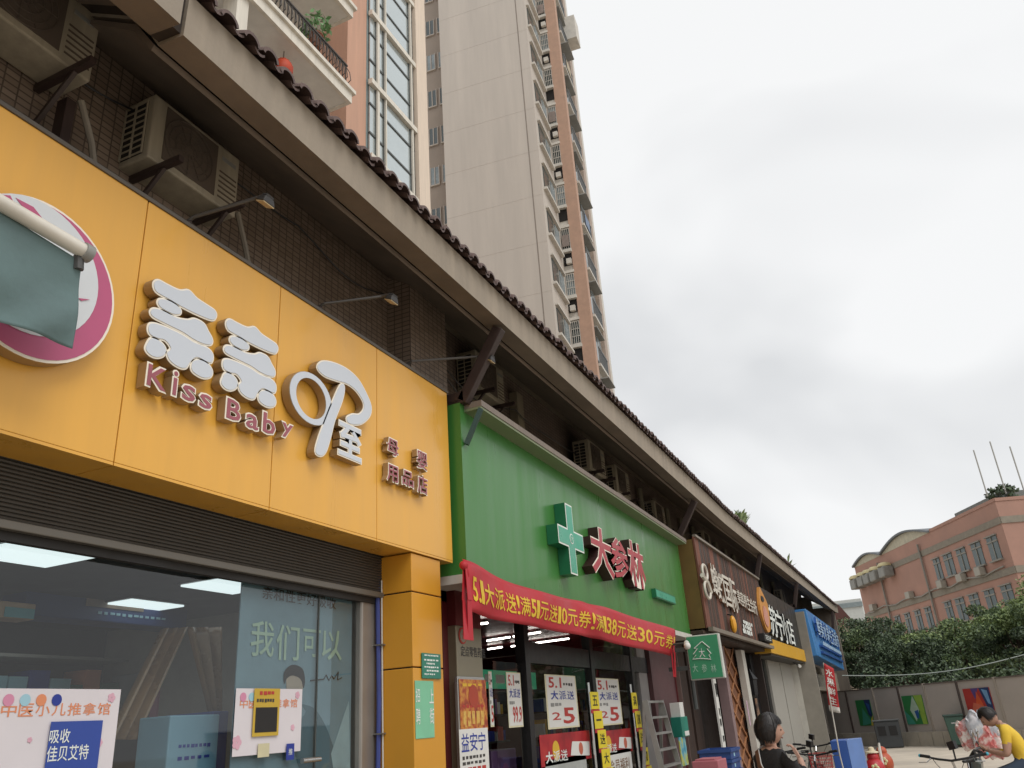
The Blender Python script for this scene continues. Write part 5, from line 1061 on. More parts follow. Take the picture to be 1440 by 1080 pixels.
p = onX(1132, 940, -3.75); r = crect(1062, 982, 1070, 1012, -3.8); board('cosmetic_poster', 'small poster with a bottle on the white post', 'poster', r, -3.82, noiseprint('tan print', ('3a3432', '8d6d55', 'b99a7c'), 6), .02); r = crect(1051, 985, 1058, 1020, -3.8); board('pink_notice', 'pale pink paper on the post beside the lantern', 'notice', r, -3.84, mat('pale pink', 'c7a9bb', .7), .01)
p = onX(1123, 936, -3.6 + bend(31)); t = thing('security_camera', 'white bullet security camera hanging below the yellow band', 'camera', p); MB().tube([p + Vector((0, .1, 0)), p + Vector((.06, -.16, -.03))], .05, 10).build('body', M_wht, t, smooth=True); MB().tube([p, p + Vector((-.2, .1, .15)), p + Vector((-.3, .1, .3))], .018, 6).build('bracket', M_frame, t)
# ================================================================ blue sign shop
LXb = -3.0; lY0, lY1 = 32.6, 44.4; M_blu = mat('blue sign panel', '3f7fbb', .4, var=.1, scale=.8)
lB, lT = onX(1140, 920, LXb).z, onX(1133, 856, LXb).z
bs = thing('blue_signboard', 'bright blue signboard with pale raised characters at the end of the row', 'signboard', (LXb, lY0, lB))
MB().hexa([(LXb - .55, lY0, lB), (LXb + .1, lY0, lB), (LXb + .12, lY1, lB - .2), (LXb - .5, lY1, lB - .2), (LXb - .55, lY0, lT), (LXb, lY0, lT), (LXb + .1, lY1, lT), (LXb - .5, lY1, lT)]).build('face', M_blu, bs, bevel=.03)
M_bl = mat('pale blue letter', 'a9c4dc', .5, var=.05); M_bls = mat('deep blue return', '1f4f92', .5)
for j, ch in enumerate('鲜美水果生活超市'):
    a = lY0 + 1.0 + j * 1.3; r = (a, a + 1.1, lB + .75, lB + 1.45); o = glyph(ch, r, (LXb + .11, 0, 0), *FX, depth=.08, bold=.02).build('letter', M_bls, bs); glyph(ch, r, (LXb + .195, 0, 0), *FX, depth=.004, bold=.01).build('face', M_bl, o)
for j in range(2): MB().box(LXb + .08, LXb + .2, lY0 + 1.4, lY1 - .6, lB + .14 + j * .24, lB + .22 + j * .24).build('raised_bar', M_bls, bs)
for j in range(12): MB().box(LXb + .2, LXb + .215, lY0 + 2 + j * .75, lY0 + 2.5 + j * .75, lB + .46, lB + .6).build('small_letter', M_bl, bs)
bf = thing('blue_shop_front', 'beige framed shop front with dark doorway under the blue sign', 'shop front', (-4, 38, 0)); bb(MB(), -5.1, -4.4, 32.7, 47, 0, lB).build('wall', mat('beige plaster', '93887a', .8, var=.2), bf)
M_bfr = mat('beige door frame', 'a39a8a', .6, var=.1)
for (x0, x1) in ((1131, 1137), (1172, 1180), (1186, 1192)): a = onX(x0, 990, -3.8).y; b = onX(x1, 990, -3.8).y; bb(MB(), -4.4, -3.95, a, b, 0, lB - .25).build('post', M_bfr, bf)
bb(MB(), -4.42, -3.98, onX(1137, 990, -3.8).y + .01, onX(1172, 990, -3.8).y - .01, 2.25, 2.4).build('beam', M_bfr, bf); bb(MB(), -4.4, -4.34, onX(1137, 990, -3.8).y, onX(1172, 990, -3.8).y, 0, 2.2).build('doorway', M_black, bf); bb(MB(), -4.39, -4.33, onX(1137, 990, -3.8).y + .1, onX(1172, 990, -3.8).y - .1, 2.42, 3.0).build('fanlight', M_bglass, bf)
bb(MB(), -4.5, -3.3, 32.45, 32.58, 0.0, lT - .1).build('side_pier', mat('pale pier', '8f8a80', .8, var=.15), bf)

# ================================================================ air conditioners, flood lamps, pipes
M_ac = mat('aged white casing', 'a39a89', .55, var=.2, scale=3, streak=True); M_acd = mat('dark grille', '1a1816', .7, var=0); M_acp = mat('brown filter plate', '5a4f46', .7, var=.15)
def make_ac(w=.92, h=.6, d=.32):
    """unit hung on the wall: front towards +X, side grille towards -Y; origin at the lower rear left corner"""
    t = thing('air_conditioner', 'ac', 'air conditioner', (0, 0, 0)); MB().box(0, d, 0, w, 0, h).build('casing', M_ac, t, bevel=.015); MB().box(.03, d - .06, -.006, .0, .05, h - .05).build('side_opening', M_acd, t)
    m = MB()
    for k in range(9): z = .06 + k * (h - .12) / 8; m.box(.03, d - .06, -.016, -.008, z - .006, z + .006)
    for x in (.03, .5 * d - .02, d - .06): m.box(x - .006, x + .006, -.018, -.007, .05, h - .05)
    m.build('side_grille', M_ac, t); MB().box(d + .001, d + .006, .12, w * .72, .06, h - .04).build('front_panel', M_acp, t)
    m = MB(); c = Vector((d + .012, w * .4, h * .5))
    for r_ in (.08, .14, .2, .245): m.tube([c + Vector((0, math.cos(a) * r_, math.sin(a) * r_)) for a in np.linspace(0, 6.283, 24)], .004, 4)
    for a in np.linspace(0, 6.283, 13)[:-1]: m.bar(c + Vector((0, math.cos(a) * .04, math.sin(a) * .04)), c + Vector((0, math.cos(a) * .245, math.sin(a) * .245)), .006)
    m.build('fan_guard', M_acp, t); m = MB()
    for k in range(6): m.box(d + .001, d + .005, w * .76, w * .97, .08 + k * .05, .095 + k * .05)
    m.build('vent', M_acp, t); MB().box(d + .001, d + .004, w * .78, w * .95, h - .14, h - .1).build('badge', M_ink['grey'], t)
    for y in (.12, w - .15): m = MB(); m.bar((-.02, y, -.03), (d + .22, y, -.03), .045, .05); m.bar((0, y, -.4), (d + .05, y, -.05), .03); m.build('wall_bracket', M_steel, t)
    return t
acs = make_ac(); sp = [(onX(165, 175, -4.5), -4.62, 'beige air conditioner above the yellow sign next to the left flood lamp')]
p = onX(207, 222, -4.3); acs.location = (-4.62, p.y, p.z + .02); acs['label'] = sp[0][2]; acs['group'] = 'air conditioners under the eave'; ROOT[acs.name] = acs.location.copy()
copy_tree(acs, (-4.58, 1.88, 6.06), label='air conditioner with round fan guard at the top left corner')
for (x, y, X, lab) in ((671, 545, -4.62, 'air conditioner in the dark recess behind the brown strut'), (831, 660, -4.5, 'air conditioner above the pharmacy cross'), (869, 692, -4.55, 'air conditioner just right of the one above the pharmacy cross'), (924, 738, -4.6, 'air conditioner above the small plate of the green sign'), (990, 775, -4.55, 'air conditioner behind the top of the wooden sign'), (1092, 850, -4.5, 'air conditioner above the black sign')):
    p = onX(x, y, X); copy_tree(acs, (X - .32 + bend(p.y), p.y, p.z), label=lab)
# refrigerant pipes and loose cables behind the signs
M_hose = mat('pipe lagging', '8d857a', .8, var=.25); rs5 = random.Random(5)
for k, Y in enumerate((2.95, 4.5, 9.1, 10.8, 13.2, 14.9, 16.4)):
    X0 = -4.55 if Y < 7 else -4.85; m = MB().tube([(X0 + .15, Y - .1, 6.0), (X0 + .12, Y + .05, 5.75), (X0 + .05, Y + .1 + rs5.uniform(-.1, .2), 5.5), (X0 + .1, Y + rs5.uniform(-.2, .3), 5.2)], .025, 7)
    tag(m.build('coolant_pipe', M_hose, None, smooth=True, loc=(X0, Y, 5.2)), 'lagged coolant pipe under the eave, %s from the left' % ('first', 'second', 'third', 'fourth', 'fifth', 'sixth', 'seventh')[k], 'pipe', 'coolant pipes under the eave')
for k, (Y0, Y1, z0, sag, X0) in enumerate(((2.0, 7.0, 6.45, .18, -4.52), (8.2, 16.5, 6.35, .3, -4.75), (8.4, 13.0, 5.95, .22, -4.6), (17.5, 30.0, 6.2, .35, -4.6))):
    m = MB().tube([(X0 + bend(Y0 + (Y1 - Y0) * f_), Y0 + (Y1 - Y0) * f_, z0 - sag * math.sin(math.pi * ((f_ * 3) % 1)) * (.6 + .4 * math.sin(f_ * 9))) for f_ in np.linspace(0, 1, 40)], .009, 5)
    tag(m.build('loose_cable', M_black, None, loc=(X0, Y0, z0)), 'thin black cable sagging along the wall %s' % ('above the yellow sign', 'high above the green sign', 'low above the green sign', 'above the wooden sign')[k], 'cable', 'cables under the eave')
M_lamp = mat('lamp housing', '2f2c2a', .5, var=.2)
def flood(px, py, bx, by, lab):
    tip = onX(px, py, -3.52); base = Vector((SX - .02, onX(bx, by, SX).y, ST + .03)); t = thing('flood_lamp', lab, 'lamp', base, 'flood lamps on arms above the yellow sign')
    MB().tube([base + Vector((-.1, 0, 0)), base + Vector((.05, 0, .05)), tip + Vector((-.1, 0, .06)), tip + Vector((0, 0, .05))], .014, 8).build('arm', mat('lamp arm', '4b4743', .5), t, smooth=True)
    c = tip; R2 = Matrix.Rotation(rad(25), 3, 'Y') * .62; m = MB(); m.hexa([c + R2 @ Vector(q) for q in ((-.04, -.1, -.03), (.1, -.1, -.03), (.1, .1, -.03), (-.04, .1, -.03), (-.02, -.07, .05), (.07, -.07, .05), (.07, .07, .05), (-.02, .07, .05))]); m.build('housing', M_lamp, t, bevel=.006)
    m = MB(); m.hexa([c + R2 @ Vector(q) for q in ((-.035, -.09, -.042), (.095, -.09, -.042), (.095, .09, -.042), (-.035, .09, -.042), (-.035, -.09, -.032), (.095, -.09, -.032), (.095, .09, -.032), (-.035, .09, -.032))]); m.build('lens', mat('lamp lens', 'c9b48d', .25, var=.1), t)
    m = MB()
    for k in range(4): m.hexa([c + R2 @ Vector((-.01 + k * .022 + a, b_, z_)) for z_ in (.05, .08) for a, b_ in ((0, -.06), (.006, -.06), (.006, .06), (0, .06))])
    m.build('fins', M_lamp, t); MB().tube([base + Vector((-.05, -.08, .0)), base + Vector((.02, 0, .02)), base + Vector((-.05, .08, 0))], .012, 6).build('clamp', M_steel, t)
flood(372, 283, 268, 308, 'flood lamp above the yellow sign left of the cartoon letters'); flood(549, 421, 452, 432, 'flood lamp above the ring shaped letter'); flood(688, 505, 575, 515, 'flood lamp in front of the brown strut')
m = MB(); m.bar((-4.5, -2, ST + .12), (-4.5, 7.0, ST + .12), .05, .05); 
fr = thing('sign_support_frame', 'dark steel frame behind the top of the yellow sign', 'frame', (-4.3, 3, ST)); m.build('rail', M_steel, fr)
for y in (1.2, 2.3, 3.0, 4.3, 5.6, 6.9): MB().bar((-4.05, y, ST), (-4.58, y, ST + .35), .035).build('brace', M_steel, fr)
for y in (2.05, 2.75): MB().box(-4.5, -4.4, y, y + .07, ST - .1, ST + .75).build('upright', M_steel, fr)
t = thing('cable_duct', 'grey vertical duct on the wall beside the recess unit', 'duct', (-4.9, 10.8, 5.5)); p = onX(722, 500, -4.85); MB().box(-4.94, -4.8, p.y - .1, p.y + .14, 5.6, 6.75).build('duct', mat('duct beige', '968b79', .6, var=.15), t)
m = MB(); a = onX(840, 683, -3.9); b = onX(925, 740, -3.85); m.tube([a, a.lerp(b, .35) + Vector((0, 0, .14)), a.lerp(b, .7) + Vector((0, 0, .05)), b], .014, 6); o = m.build('drain_hose', mat('hose beige', '8b8072', .5), None, smooth=True, loc=a); tag(o, 'thin beige drain hose looping over the green sign cornice', 'hose')
fr = thing('unit_support_frame', 'dark angle iron frame above the green sign', 'frame', (-4.5, 9, 5.4))
for y in (8.2, 9.4, 10.6, 11.8, 13.2, 14.8, 16.2): MB().bar((-3.95, y, 5.22), (-4.9, y, 5.5), .05).build('brace', M_steel, fr)
MB().bar((-4.2, 7.6, 5.33), (-4.2, 16.8, 5.33), .05).build('rail', M_steel, fr)
for j, Y in enumerate((18.2, 19.4, 20.6, 22.0, 23.3, 26.2, 27.6, 29.0, 30.5, 34, 37)): m = MB().tube([(-4.85 + bend(Y), Y, 5.0), (-4.85 + bend(Y), Y, 6.7)], .07, 8); tag(m.build('downpipe', mat('pipe grey', '86806f', .6, var=.2), None, smooth=True, loc=(-4.85 + bend(Y), Y, 5.0)), 'grey wall pipe under the eave, %s counting from the green sign' % ('first', 'second', 'third', 'fourth', 'fifth', 'sixth', 'seventh', 'eighth', 'ninth', 'tenth', 'last')[j], 'pipe', 'pipes under the eave')

# ================================================================ people
M_skin = mat('skin', 'ad8775', .6, var=.12, scale=30); M_hair = mat('black hair', '161313', .45, var=.2); M_blk = mat('black cloth', '1c1a1b', .85, var=.2, bump=.3, bscale=40); M_jean = mat('denim', '3b4a5e', .85, var=.2); M_ytee = mat('yellow tee', 'd8b53a', .8, var=.1, bump=.2, bscale=20)
M_lip = mat('lip', '96524c', .5)
def skinmesh(verts, edges, radii, root=0, sub_=2):
    me = bpy.data.meshes.new('body'); me.from_pydata(verts, edges, []); o = bpy.data.objects.new('body', me); COL.objects.link(o)
    s = o.modifiers.new('skin', 'SKIN'); s.use_smooth_shade = True
    for k, r in enumerate(radii): me.skin_vertices[0].data[k].radius = r if isinstance(r, tuple) else (r, r); me.skin_vertices[0].data[k].use_root = (k == root)
    u = o.modifiers.new('sub', 'SUBSURF'); u.levels = sub_; u.render_levels = sub_
    dg = bpy.context.evaluated_depsgraph_get(); r = bpy.data.meshes.new_from_object(o.evaluated_get(dg)); bpy.data.objects.remove(o); return r
def head_mesh():
    """face looks along +X; origin at the neck, about 0.235 high"""
    m = MB(); n, k = 24, 18; c = (0, 0, .125)
    for i in range(1, k):
        ph = math.pi * i / k; zz = -math.cos(ph)
        for j in range(n):
            t = 2 * math.pi * j / n; x, y = math.sin(ph) * math.cos(t), math.sin(ph) * math.sin(t)
            X = x * (.098 if x > 0 else .105); Yy = y * (.076 - .018 * max(0, -zz) ** 1.5); Z = zz * .118
            if x > .3: 
                X -= .012 * max(0, -zz - .35); 
                g = lambda cy, cz, sy, sz: math.exp(-((Yy - cy) / sy) ** 2 - ((Z - cz) / sz) ** 2)
                X += .022 * g(0, -.022, .011, .016) + .012 * g(0, .005, .009, .025) - .010 * (g(.031, .004, .014, .012) + g(-.031, .004, .014, .012)) + .006 * g(0, -.062, .02, .009) - .004 * g(0, -.05, .025, .005) + .006 * g(0, -.1, .02, .016)
            m.v.append((X, Yy, Z + .125))
    b0 = len(m.v); m.v += [(0, 0, .007), (0, 0, .243)]
    for i in range(k - 2):
        for j in range(n): q = i * n; m.face((q + j, q + (j + 1) % n, q + n + (j + 1) % n, q + n + j))
    for j in range(n): m.face((b0, (j + 1) % n, j)); e = (k - 2) * n; m.face((b0 + 1, e + j, e + (j + 1) % n))
    for s in (-1, 1): m.sphere((-.008, s * .078, .118), (.018, .010, .032), 8, 6)
    return m
def tr_mesh(mb, M):
    mb.v = [tuple(M @ Vector(p)) for p in mb.v]; return mb
def add_eyes(parent, M):
    for s in (-1, 1):
        tr_mesh(MB().sphere((.083, s * .031, .13), (.008, .013, .008), 8, 6), M).build('eye', M_ink['black'], parent, smooth=True)
    tr_mesh(MB().sphere((.094, 0, .066), (.006, .022, .006), 8, 6), M).build('mouth', M_lip, parent, smooth=True)
def hand(base, fwd, nrm, side=1, curl=.6, sc=1.0):
    """palm and five bent fingers"""
    fwd = Vector(fwd).normalized(); nrm = Vector(nrm); nrm = (nrm - fwd * nrm.dot(fwd)).normalized(); sd_ = fwd.cross(nrm) * side; b = Vector(base); m = MB()
    pts = [(-.036, .0), (-.042, .05), (-.036, .088), (.036, .088), (.04, .05), (.028, .0)]
    m.prism([(a * sc, c_ * sc) for a, c_ in pts], b - nrm * .012 * sc, sd_, fwd, nrm * .024 * sc)
    for k, (o_, L_) in enumerate(((-.029, .068), (-.010, .078), (.010, .073), (.028, .056))):
        p = b + sd_ * o_ * sc + fwd * .085 * sc; P = [p]; a = .25 * curl
        for seg in (.45, .32, .23): d = fwd * math.cos(a) + nrm * math.sin(a); p = p + d * L_ * seg * sc; P.append(p); a += .75 * curl
        m.tube(P, [.0088 * sc, .0085 * sc, .0078 * sc, .006 * sc], 7)
    p = b - sd_ * .034 * sc + fwd * .03 * sc; P = [p]; 
    for L_, d in ((.035, -sd_ * .7 + fwd * .7), (.028, -sd_ * .25 + fwd * .9 + nrm * .3)): p = p + d.normalized() * L_ * sc; P.append(p)
    m.tube(P, [.011 * sc, .0095 * sc, .007 * sc], 7); return m
def person(name, lab, loc, rz, J, rad_, clothes, head_pos, head_rot, hair, hands, extra=None):
    t = thing(name, lab, 'person', loc); ids = list(J); me = skinmesh([J[k][0] for k in ids], [(ids.index(k), ids.index(J[k][1])) for k in ids if J[k][1]], [rad_[k] for k in ids], 0)
    R_ = Matrix.Rotation(rz, 4, 'Z'); Mw = Matrix.Translation(loc) @ R_; m = MB(); m.add(me, Mw); HM = Mw @ Matrix.Translation(head_pos) @ head_rot
    names = list(clothes); nb = len(m.f); m2 = tr_mesh(head_mesh(), HM); off = len(m.v); m.v += m2.v
    for f_ in m2.f: m.face([off + i for i in f_])
    for (b, fw, nr, sd_, cu) in hands:
        h = tr_mesh(hand(b, fw, nr, sd_, cu), Mw); off = len(m.v); m.v += h.v
        for f_ in h.f: m.face([off + i for i in f_])
    inv = Mw.inverted()
    for i, f_ in enumerate(m.f):
        if i < nb:
            c = Vector((0, 0, 0))
            for k in f_: c += Vector(m.v[k])
            c = inv @ (c / len(f_)); m.mi[i] = clothes_index(c, clothes)
        else: m.mi[i] = 0
    o = m.build('body', [M_skin] + [c_[0] for c_ in clothes], t, smooth=True); add_eyes(t, HM); tr_mesh(hair(), HM).build('hair', M_hair, t, smooth=True); return t, Mw, HM
def clothes_index(c, clothes):
    for k, (m_, test) in enumerate(clothes):
        if test(c): return k + 1
    return 0
# ---- woman in black seen from behind, hand raised to the mouth; local frame: faces +X
J = dict(pelvis=((0, 0, .93), None), waist=((0, 0, 1.07), 'pelvis'), chest=((-.01, 0, 1.24), 'waist'), upper=((-.02, 0, 1.36), 'chest'), neck=((0, 0, 1.43), 'upper'), neck2=((.02, 0, 1.49), 'neck'),
         shL=((-.01, .155, 1.355), 'upper'), elL=((.04, .22, 1.09), 'shL'), wrL=((.2, .15, 1.02), 'elL'), shR=((-.01, -.155, 1.355), 'upper'), elR=((.12, -.23, 1.16), 'shR'), wrR=((.21, -.10, 1.33), 'elR'),
         hipL=((0, .09, .86), 'pelvis'), knL=((.03, .09, .48), 'hipL'), anL=((0, .09, .09), 'knL'), toL=((.13, .1, .04), 'anL'), hipR=((0, -.09, .86), 'pelvis'), knR=((.01, -.09, .48), 'hipR'), anR=((-.06, -.09, .1), 'knR'), toR=((.07, -.1, .04), 'anR'))
Rr = dict(pelvis=(.15, .12), waist=(.135, .105), chest=(.145, .11), upper=(.125, .085), neck=.055, neck2=.05, shL=.062, elL=.046, wrL=.028, shR=.062, elR=.046, wrR=.028, hipL=.085, knL=.058, anL=.04, toL=.035, hipR=.085, knR=.058, anR=.04, toR=.035)
def bob():
    m = MB(); n, k = 20, 14
    for i in range(0, k + 1):
        ph = math.pi * (i / k) * .74; 
        for j in range(n):
            t = 2 * math.pi * j / n; front = math.cos(t) > .35
            z = .135 + .128 * math.cos(ph); x = -.012 + .118 * math.sin(ph) * math.cos(t); y = .094 * math.sin(ph) * math.sin(t)
            if front and z < .175: z = .175 + (.003 * (j % 2)); x = min(x, .094)
            if i == k: z -= .012 * ((j * 7) % 3) / 2; x *= .93; y *= .93
            m.v.append((x, y, z))
    for i in range(k):
        for j in range(n): q = i * n; m.face((q + j, q + (j + 1) % n, q + n + (j + 1) % n, q + n + j))
    return m
def strands(M, n, rng, len_, zcut, seed):
    rs = np.random.RandomState(seed); m = MB()
    for k in range(n):
        t = rs.uniform(0, 6.283); ph0 = rs.uniform(.05, 1.0); front = math.cos(t) > .3; P = []; off = rs.uniform(.001, .013); wv = rs.uniform(-.08, .08); e = rs.uniform(.8, 1.06) * (zcut if not front else .36)
        for i in range(6):
            ph = math.pi * (ph0 * .1 + (e - ph0 * .1) * i / 5); tt = t + wv * i / 5
            P.append(Vector((-.012 + (.118 * len_ + off) * math.sin(ph) * math.cos(tt), (.094 * len_ + off) * math.sin(ph) * math.sin(tt), .135 + (.128 * len_ + off) * math.cos(ph) - (.012 if i == 5 else 0))))
        for i in range(5):
            d = Vector((-math.sin(t), math.cos(t), 0)) * rs.uniform(.003, .006); d2 = d * (.3 if i == 4 else 1); m.quad(P[i] - d, P[i] + d, P[i + 1] + d2, P[i + 1] - d2)
    return tr_mesh(m, M)
wz = onY(1077, 1014, 7.9); WL_ = Vector((wz.x, 7.9, 0))
wt, Mw, HM = person('person', 'person with short black hair in a black top raising a hand to the mouth', WL_, rad(48), J, Rr,
    [(M_blk, lambda c: (c.z > .88 and c.z < 1.415 and not (abs(c.y) > .0 and c.x > .15 and c.z > .95 and abs(c.y) < .24 and (c - Vector((.21, -.10, 1.33))).length < .11)) and (c - Vector((.2, .15, 1.02))).length > .1), (M_jean, lambda c: .1 < c.z <= .88), (M_ink['black'], lambda c: c.z <= .1)],
    (.02, 0, 1.435), Matrix.Rotation(rad(-28), 4, 'Z') @ Matrix.Rotation(rad(4), 4, 'Y'), bob,
    [((.205, -.105, 1.325), (-.15, .35, .8), (-.5, .6, 0), 1, .9), ((.2, .15, 1.02), (1, -.2, -.3), (0, 0, -1), -1, .5)])
o_ = strands(HM, 520, 0, 1.0, .76, 3).build('hair_strands', mat('hair strand', '221d1c', .4, var=.3), wt); o_['kind'] = 'stuff'
def TP(p): return Mw @ Vector(p)
bg_ = thing('shoulder_bag', 'dark shoulder bag with a brown white edged strap across the back', 'bag', TP((-.1, -.2, .9)))
def strap_m(w_, off):
    pts = [(.06, .125, 1.385), (0, .115, 1.425), (-.07, .09, 1.40), (-.115, .03, 1.29), (-.125, -.06, 1.15), (-.10, -.16, 1.0)]; m = MB()
    for k in range(len(pts) - 1):
        a, b = Vector(pts[k]), Vector(pts[k + 1]); d = (b - a).normalized(); nrm = Vector((-1, 0, .3)) if k > 0 else Vector((0, 0, 1)); s_ = d.cross(nrm).normalized() * w_; o_ = nrm.normalized() * off
        m.hexa([TP(q) for q in (a - s_ + o_, a + s_ + o_, b + s_ + o_, b - s_ + o_)] + [TP(q + nrm.normalized() * .006) for q in (a - s_ + o_, a + s_ + o_, b + s_ + o_, b - s_ + o_)])
    return m
strap_m(.026, .006).build('strap_edge', M_paper2, bg_); strap_m(.02, .012).build('strap', mat('brown strap', '6b4a36', .6), bg_)
m = MB(); m.hexa([TP(q) for q in ((-.25, -.3, .72), (-.05, -.3, .72), (-.05, -.2, .72), (-.25, -.2, .72), (-.22, -.29, .98), (-.06, -.29, .98), (-.06, -.22, .98), (-.22, -.22, .98))]); m.build('pouch', mat('dark leather', '2a2320', .5), bg_, bevel=.02)
# ---- rider in yellow, bent over a phone, seated on a scooter (local +X is where he faces)
J = dict(pelvis=((0, 0, .86), None), waist=((.02, 0, .99), 'pelvis'), chest=((.07, 0, 1.14), 'waist'), upper=((.12, 0, 1.26), 'chest'), neck=((.17, 0, 1.33), 'upper'), neck2=((.215, 0, 1.37), 'neck'),
         shL=((.12, .18, 1.25), 'upper'), elL=((.17, .24, .98), 'shL'), wrL=((.38, .08, 1.03), 'elL'), shR=((.12, -.18, 1.25), 'upper'), elR=((.17, -.24, .98), 'shR'), wrR=((.38, -.08, 1.03), 'elR'),
         hipL=((.03, .1, .82), 'pelvis'), knL=((.44, .17, .72), 'hipL'), anL=((.4, .17, .34), 'knL'), toL=((.55, .18, .29), 'anL'), hipR=((.03, -.1, .82), 'pelvis'), knR=((.44, -.17, .72), 'hipR'), anR=((.4, -.17, .34), 'knR'), toR=((.55, -.18, .29), 'anR'))
Rr = dict(pelvis=(.16, .14), waist=(.15, .12), chest=(.165, .12), upper=(.145, .095), neck=.06, neck2=.055, shL=.072, elL=.048, wrL=.03, shR=.072, elR=.048, wrR=.03, hipL=.095, knL=.066, anL=.044, toL=.04, hipR=.095, knR=.066, anR=.044, toR=.04)
def crop():
    m = MB(); n, k = 20, 10
    for i in range(0, k + 1):
        ph = math.pi * (i / k) * .60
        for j in range(n):
            t = 2 * math.pi * j / n; z = .13 + .125 * math.cos(ph); x = -.008 + .113 * math.sin(ph) * math.cos(t); y = .086 * math.sin(ph) * math.sin(t)
            if math.cos(t) > .3 and z < .19: z = .19; x = min(x, .093)
            m.v.append((x, y, z))
    for i in range(k):
        for j in range(n): q = i * n; m.face((q + j, q + (j + 1) % n, q + n + (j + 1) % n, q + n + j))
    return m
RL = Vector((0, 0, 0)); hp = onY(1396, 1010, 13.2); RLz = Vector((hp.x + .24, 13.2, 0)); RR = rad(172)
rt_, Mr, HMr = person('person', 'person in a yellow tee bent over a phone, seated on a scooter', RLz, RR, J, Rr,
    [(M_ytee, lambda c: .93 < c.z < 1.335 and ((abs(c.y) < .19 and c.x < .26) or c.z > 1.12)), (M_jean, lambda c: c.z <= .93 and c.z > .36 and c.x < .5 and not (c.x > .2 and c.z > .85)), (M_ink['black'], lambda c: c.z <= .36)],
    (.215, 0, 1.325), Matrix.Rotation(rad(38), 4, 'Y'), crop, [((.385, .078, 1.03), (.8, -.5, .35), (0, -.6, .8), 1, .9), ((.385, -.078, 1.03), (.8, .5, .35), (0, .6, .8), -1, .9)])
o_ = strands(HMr, 320, 0, .94, .60, 5).build('hair_strands', MATS['hair strand'], rt_); o_['kind'] = 'stuff'
ph_ = thing('phone', 'dark phone held in both hands by the rider', 'phone', Mr @ Vector((.47, 0, 1.07))); m = MB(); m.hexa([Mr @ Vector(q) for q in ((.44, -.04, 1.02), (.452, -.04, 1.015), (.452, .04, 1.015), (.44, .04, 1.02), (.50, -.04, 1.15), (.512, -.04, 1.145), (.512, .04, 1.145), (.50, .04, 1.15))]); m.build('phone_case', M_black, ph_, bevel=.004)
# ================================================================ scooter under the rider and bicycles
M_rub = mat('rubber', '1d1d1d', .8, var=.1); M_chr = mat('chrome', 'b8b8b8', .2, .9, var=.05); M_sc = mat('scooter grey green', '5e6864', .35, var=.08, coat=.4)
def wheel(c, R0, ax, w=.03, spokes=0):
    c = Vector(c); ax = Vector(ax).normalized(); u = ax.cross(Vector((0, 0, 1))).normalized(); v = Vector((0, 0, 1)); P = [c + (u * math.cos(a) + v * math.sin(a)) * R0 for a in np.linspace(0, 2 * math.pi, 29)]
    ty = MB().tube(P, w, 8, False); rim = MB().tube([c + (u * math.cos(a) + v * math.sin(a)) * (R0 - w) for a in np.linspace(0, 2 * math.pi, 29)], w * .35, 6, False); rim.tube([c - ax * .04, c + ax * .04], .025, 8)
    for k in range(spokes): a = 2 * math.pi * k / spokes; rim.tube([c + ax * .03 * (-1) ** k, c + (u * math.cos(a) + v * math.sin(a)) * (R0 - w)], .0025, 4)
    return ty, rim
def part_wheel(parent, c, R0, ax, w=.03, spokes=0): ty, rim = wheel(c, R0, ax, w, spokes); o = ty.build('tyre', M_rub, parent, smooth=True); rim.build('rim', M_chr, o, smooth=True)
sctr = thing('electric_scooter', 'grey electric scooter with mirrors under the rider in yellow', 'scooter', RLz); S = lambda *q: Mr @ Vector(q); ax = (Mr.to_3x3() @ Vector((0, 1, 0)))
part_wheel(sctr, S(.85, 0, .22), .19, ax, .05); part_wheel(sctr, S(-.35, 0, .22), .19, ax, .05)
m = MB(); m.hexa([S(*q) for q in ((-.55, -.13, .36), (.12, -.13, .36), (.12, .13, .36), (-.55, .13, .36), (-.62, -.12, .66), (.1, -.14, .66), (.1, .14, .66), (-.62, .12, .66))]); m.build('rear_body', M_sc, sctr, bevel=.05)
m = MB(); m.hexa([S(*q) for q in ((-.6, -.13, .665), (.12, -.14, .665), (.12, .14, .665), (-.6, .13, .665), (-.58, -.12, .75), (.1, -.12, .72), (.1, .12, .72), (-.58, .12, .75))]); m.build('seat', mat('black vinyl', '222020', .5), sctr, bevel=.03)
m = MB(); m.hexa([S(*q) for q in ((.1, -.13, .26), (.62, -.13, .26), (.62, .13, .26), (.1, .13, .26), (.1, -.14, .32), (.62, -.14, .32), (.62, .14, .32), (.1, .14, .32))]); m.build('floorboard', M_rub, sctr, bevel=.02)
m = MB(); m.hexa([S(*q) for q in ((.6, -.16, .3), (.72, -.14, .3), (.72, .14, .3), (.6, .16, .3), (.5, -.2, .92), (.62, -.12, .96), (.62, .12, .96), (.5, .2, .92))]); m.build('leg_shield', M_sc, sctr, bevel=.04)
MB().tube([S(.85, 0, .22), S(.62, 0, .95), S(.56, 0, 1.02)], .03, 8).build('fork', M_black, sctr, smooth=True); MB().tube([S(.48, -.36, 1.04), S(.54, -.2, 1.05), S(.57, 0, 1.0), S(.54, .2, 1.05), S(.48, .36, 1.04)], .016, 8).build('handlebar', M_black, sctr, smooth=True)
for s in (-1, 1): MB().tube([S(.44, s * .42, 1.03), S(.49, s * .31, 1.045)], .02, 8).build('grip', M_rub, sctr, smooth=True); MB().tube([S(.52, s * .26, 1.05), S(.5, s * .3, 1.22)], .007, 6).build('mirror_stem', M_chr, sctr); tr_mesh(MB().sphere((0, 0, 0), (.02, .07, .045), 10, 8), Mr @ Matrix.Translation((.5, s * .31, 1.25))).build('mirror', M_chr, sctr, smooth=True)
